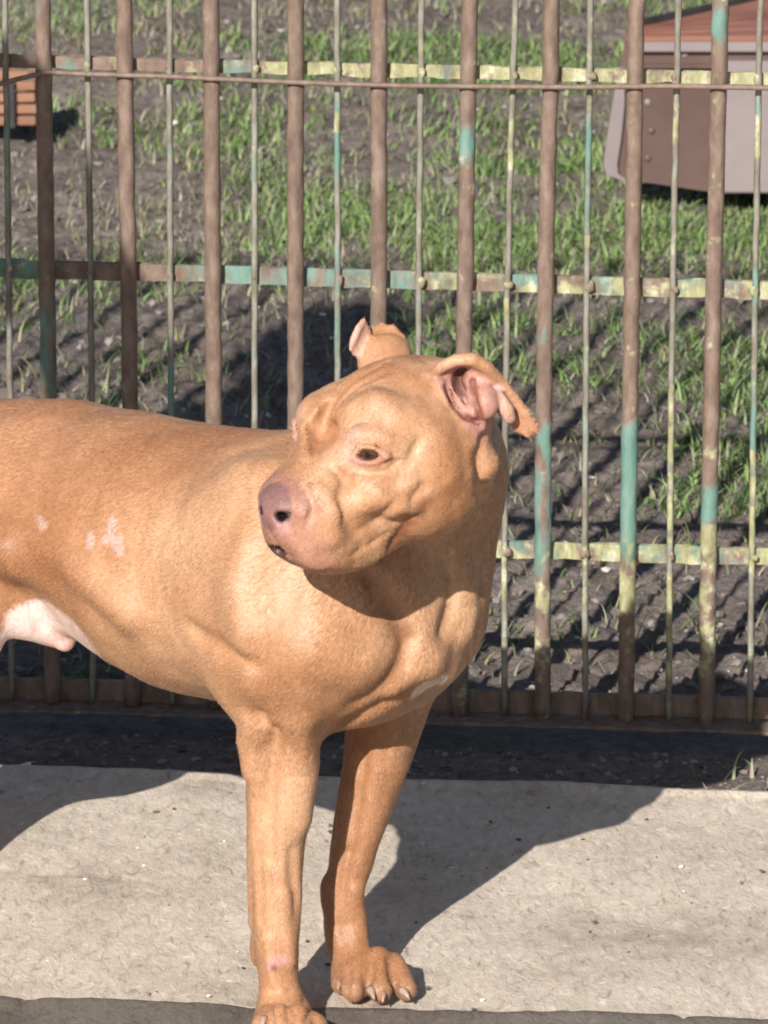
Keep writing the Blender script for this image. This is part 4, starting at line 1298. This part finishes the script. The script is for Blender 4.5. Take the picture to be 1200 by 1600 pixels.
M_CLAW = mat_simple('claw_horn', (.24, .15, .115), (.40, .28, .22), 90, .35, .1, .0005)
def claw(p0, p1, r0):
    p0, p1 = Vector(p0), Vector(p1)
    mid = (p0 + p1) / 2 + Vector((0, 0, r0 * .8))
    pts = [p0 * (1 - t) ** 2 + mid * 2 * t * (1 - t) + p1 * t * t for t in np.linspace(0, 1, 7)]
    V, F = [], []
    for i, p in enumerate(pts):
        rr = r0 * (1 - (i / 6) ** 1.8) + .0006
        tg = (pts[min(i + 1, 6)] - pts[max(i - 1, 0)]).normalized(); a = tg.cross(Vector((0, 0, 1))).normalized(); b = a.cross(tg)
        for k in range(8): V.append(p + a * math.cos(k * math.pi / 4) * rr + b * math.sin(k * math.pi / 4) * rr)
    for i in range(6):
        for k in range(8): F.append((i * 8 + k, i * 8 + (k + 1) % 8, i * 8 + 8 + (k + 1) % 8, i * 8 + 8 + k))
    F.append(tuple(range(7, -1, -1))); F.append(tuple(48 + k for k in range(8)))
    mesh_obj('claw', settle(np.array([tuple(v) for v in V])), F, M_CLAW, dog)
for (x0, y0, Y0, x1, y1, Y1, r) in ((533, 1534, 2.925, 528, 1546, 2.912, .0030), (578, 1546, 2.898, 585, 1562, 2.886, .0034), (600, 1552, 2.895, 598, 1566, 2.885, .0020), (628, 1548, 2.903, 640, 1562, 2.893, .0034),
                              (413, 1592, 2.790, 410, 1604, 2.782, .0030), (437, 1616, 2.768, 434, 1634, 2.760, .0034), (466, 1616, 2.768, 467, 1634, 2.760, .0034), (491, 1612, 2.79, 497, 1628, 2.78, .0030)):
    claw(W0(x0, y0, Y0), W0(x1, y1, Y1), r)
for sgn, du in ((-1, .185), (1, -.07)):
    for q in (-.021, -.007, .007, .021):
        a = B(-.518 + du, sgn * (.088 if sgn > 0 else .110) + q * 1.35, .012); b = B(-.507 + du, sgn * (.088 if sgn > 0 else .110) + q * 1.4, .003)
        claw(a, b, .003)

# ------------------------------------------------------------------ the handler standing beside the dog's rump
PX, PY_ = -1.03, 3.66
def build_person():
    A = lambda x, y, z: np.array((PX + x, PY_ + y, z))
    def frame(s): return s
    def legs(s, e, foot=True):
        for q in (-1, 1):
            s.cone(A(q * .10, 0, .90), A(q * .145, .01, .48), .088 + e, .058 + e, .03)
            s.cone(A(q * .145, .01, .48), A(q * .16, .02, .09), .056 + e, .040 + e, .02)
        s.ell(A(0, .0, .96), (.165 + e, .115 + e, .12 + e), None, .05)
    def torso(s, e):
        s.ell(A(0, 0, 1.12), (.150 + e, .105 + e, .16), None, .06)
        s.ell(A(0, 0, 1.34), (.185 + e, .118 + e, .17), None, .06)
        s.cone(A(-.14, .0, 1.47), A(.14, 0, 1.47), .062 + e, .062 + e, .04)
        for q in (-1, 1):
            s.cone(A(q * .19, 0, 1.45), A(q * .31, .02, 1.20), .056 + e, .044 + e, .03)
            s.cone(A(q * .31, .02, 1.20), A(q * .20, -.16, 1.04), .042 + e, .030 + e, .02)
    lo, hi = (PX - .45, PY_ - .36, -.01), (PX + .45, PY_ + .25, 1.9)
    s = Sculpt(lo, hi, .008)
    legs(s, 0); torso(s, 0)
    s.cone(A(0, 0, 1.50), A(0, -.01, 1.62), .058, .055, .03)
    s.ell(A(0, -.012, 1.735), (.076, .095, .118), None, .015)
    s.cone(A(0, -.075, 1.67), A(0, -.06, 1.66), .035, .03, .02)
    s.cone(A(0, -.104, 1.745), A(0, -.122, 1.715), .009, .013, .008)
    s.cone(A(-.02, -.100, 1.682), A(.02, -.100, 1.682), .007, .007, .006)
    for q in (-1, 1):
        s.ell(A(q * .032, -.105, 1.752), (.016, .010, .010), None, .01, 'sub')
        s.ell(A(q * .080, .0, 1.735), (.012, .020, .030), None, .008)
        h = A(q * .20, -.16, 1.04)
        s.ell(h + np.array((-q * .02, -.045, -.03)), (.024, .040, .038), None, .015)
        for k in range(4):
            b = h + np.array((-q * (.020), -.075 + k * .004, -.005 - k * .019))
            s.cone(b, b + np.array((-q * .025, -.022, -.008)), .0095, .009, .004)
            s.cone(b + np.array((-q * .025, -.022, -.008)), b + np.array((-q * .042, .004, -.010)), .009, .008, .004)
        s.cone(h + np.array((-q * .03, -.04, 0)), h + np.array((-q * .055, -.07, .005)), .011, .009, .006)
        s.cone(A(q * .16, .03, .05), A(q * .185, -.15, .03), .042, .034, .02)
    V, F = s.mesh()
    skin = mat_simple('skin', (.42, .25, .18), (.50, .31, .23), 40, .5, .2, .001)
    body = mesh_obj('person', relax(V, F, .5, 1), F, skin)
    tag(body, 'person in dark jacket and blue jeans standing beside the rump of the dog', 'person')
    s = Sculpt(lo, hi, .009); legs(s, .010); 
    V, F = s.mesh(); V = relax(V, F, .5, 1)
    V = V + fbm(V * np.array((14, 14, 22)), 2)[:, None] * .003
    mesh_obj('jeans', V, F, mat_simple('denim', (.03, .05, .10), (.06, .09, .16), 160, .85, .5, .001), body)
    s = Sculpt(lo, hi, .009); torso(s, .018); s.ell(A(0, 0, .98), (.185, .135, .10), None, .04); s.cone(A(0, 0, 1.5), A(0, 0, 1.56), .078, .074, .02)
    V, F = s.mesh(); V = relax(V, F, .5, 1)
    V = V + fbm(V * np.array((10, 10, 16)), 2)[:, None] * .005
    mesh_obj('jacket', V, F, mat_simple('jacket_cloth', (.03, .035, .04), (.055, .06, .065), 120, .8, .5, .001), body)
    s = Sculpt(lo, hi, .006)
    s.ell(A(0, .012, 1.765), (.086, .100, .108), None, .01); s.ell(A(0, -.115, 1.72), (.09, .05, .075), None, .015, 'sub')
    V, F = s.mesh(); V = V + fbm(V * 60, 2)[:, None] * .003
    mesh_obj('hair', V, F, mat_simple('brown_hair', (.03, .018, .012), (.07, .045, .03), 200, .6, .6, .002), body)
    for q in (-1, 1):
        s = Sculpt(lo, hi, .006)
        s.cone(A(q * .16, .045, .052), A(q * .188, -.17, .040), .050, .040, .02); s.cone(A(q * .16, .03, .12), A(q * .16, .03, .06), .052, .05, .02)
        s.ell(A(q * .17, -.06, -.03), (.2, .3, .030), None, .002, 'sub')
        V, F = s.mesh()
        mesh_obj('shoe', V, F, mat_simple('shoe_leather', (.03, .022, .018), (.06, .045, .035), 40, .5), body)
build_person()
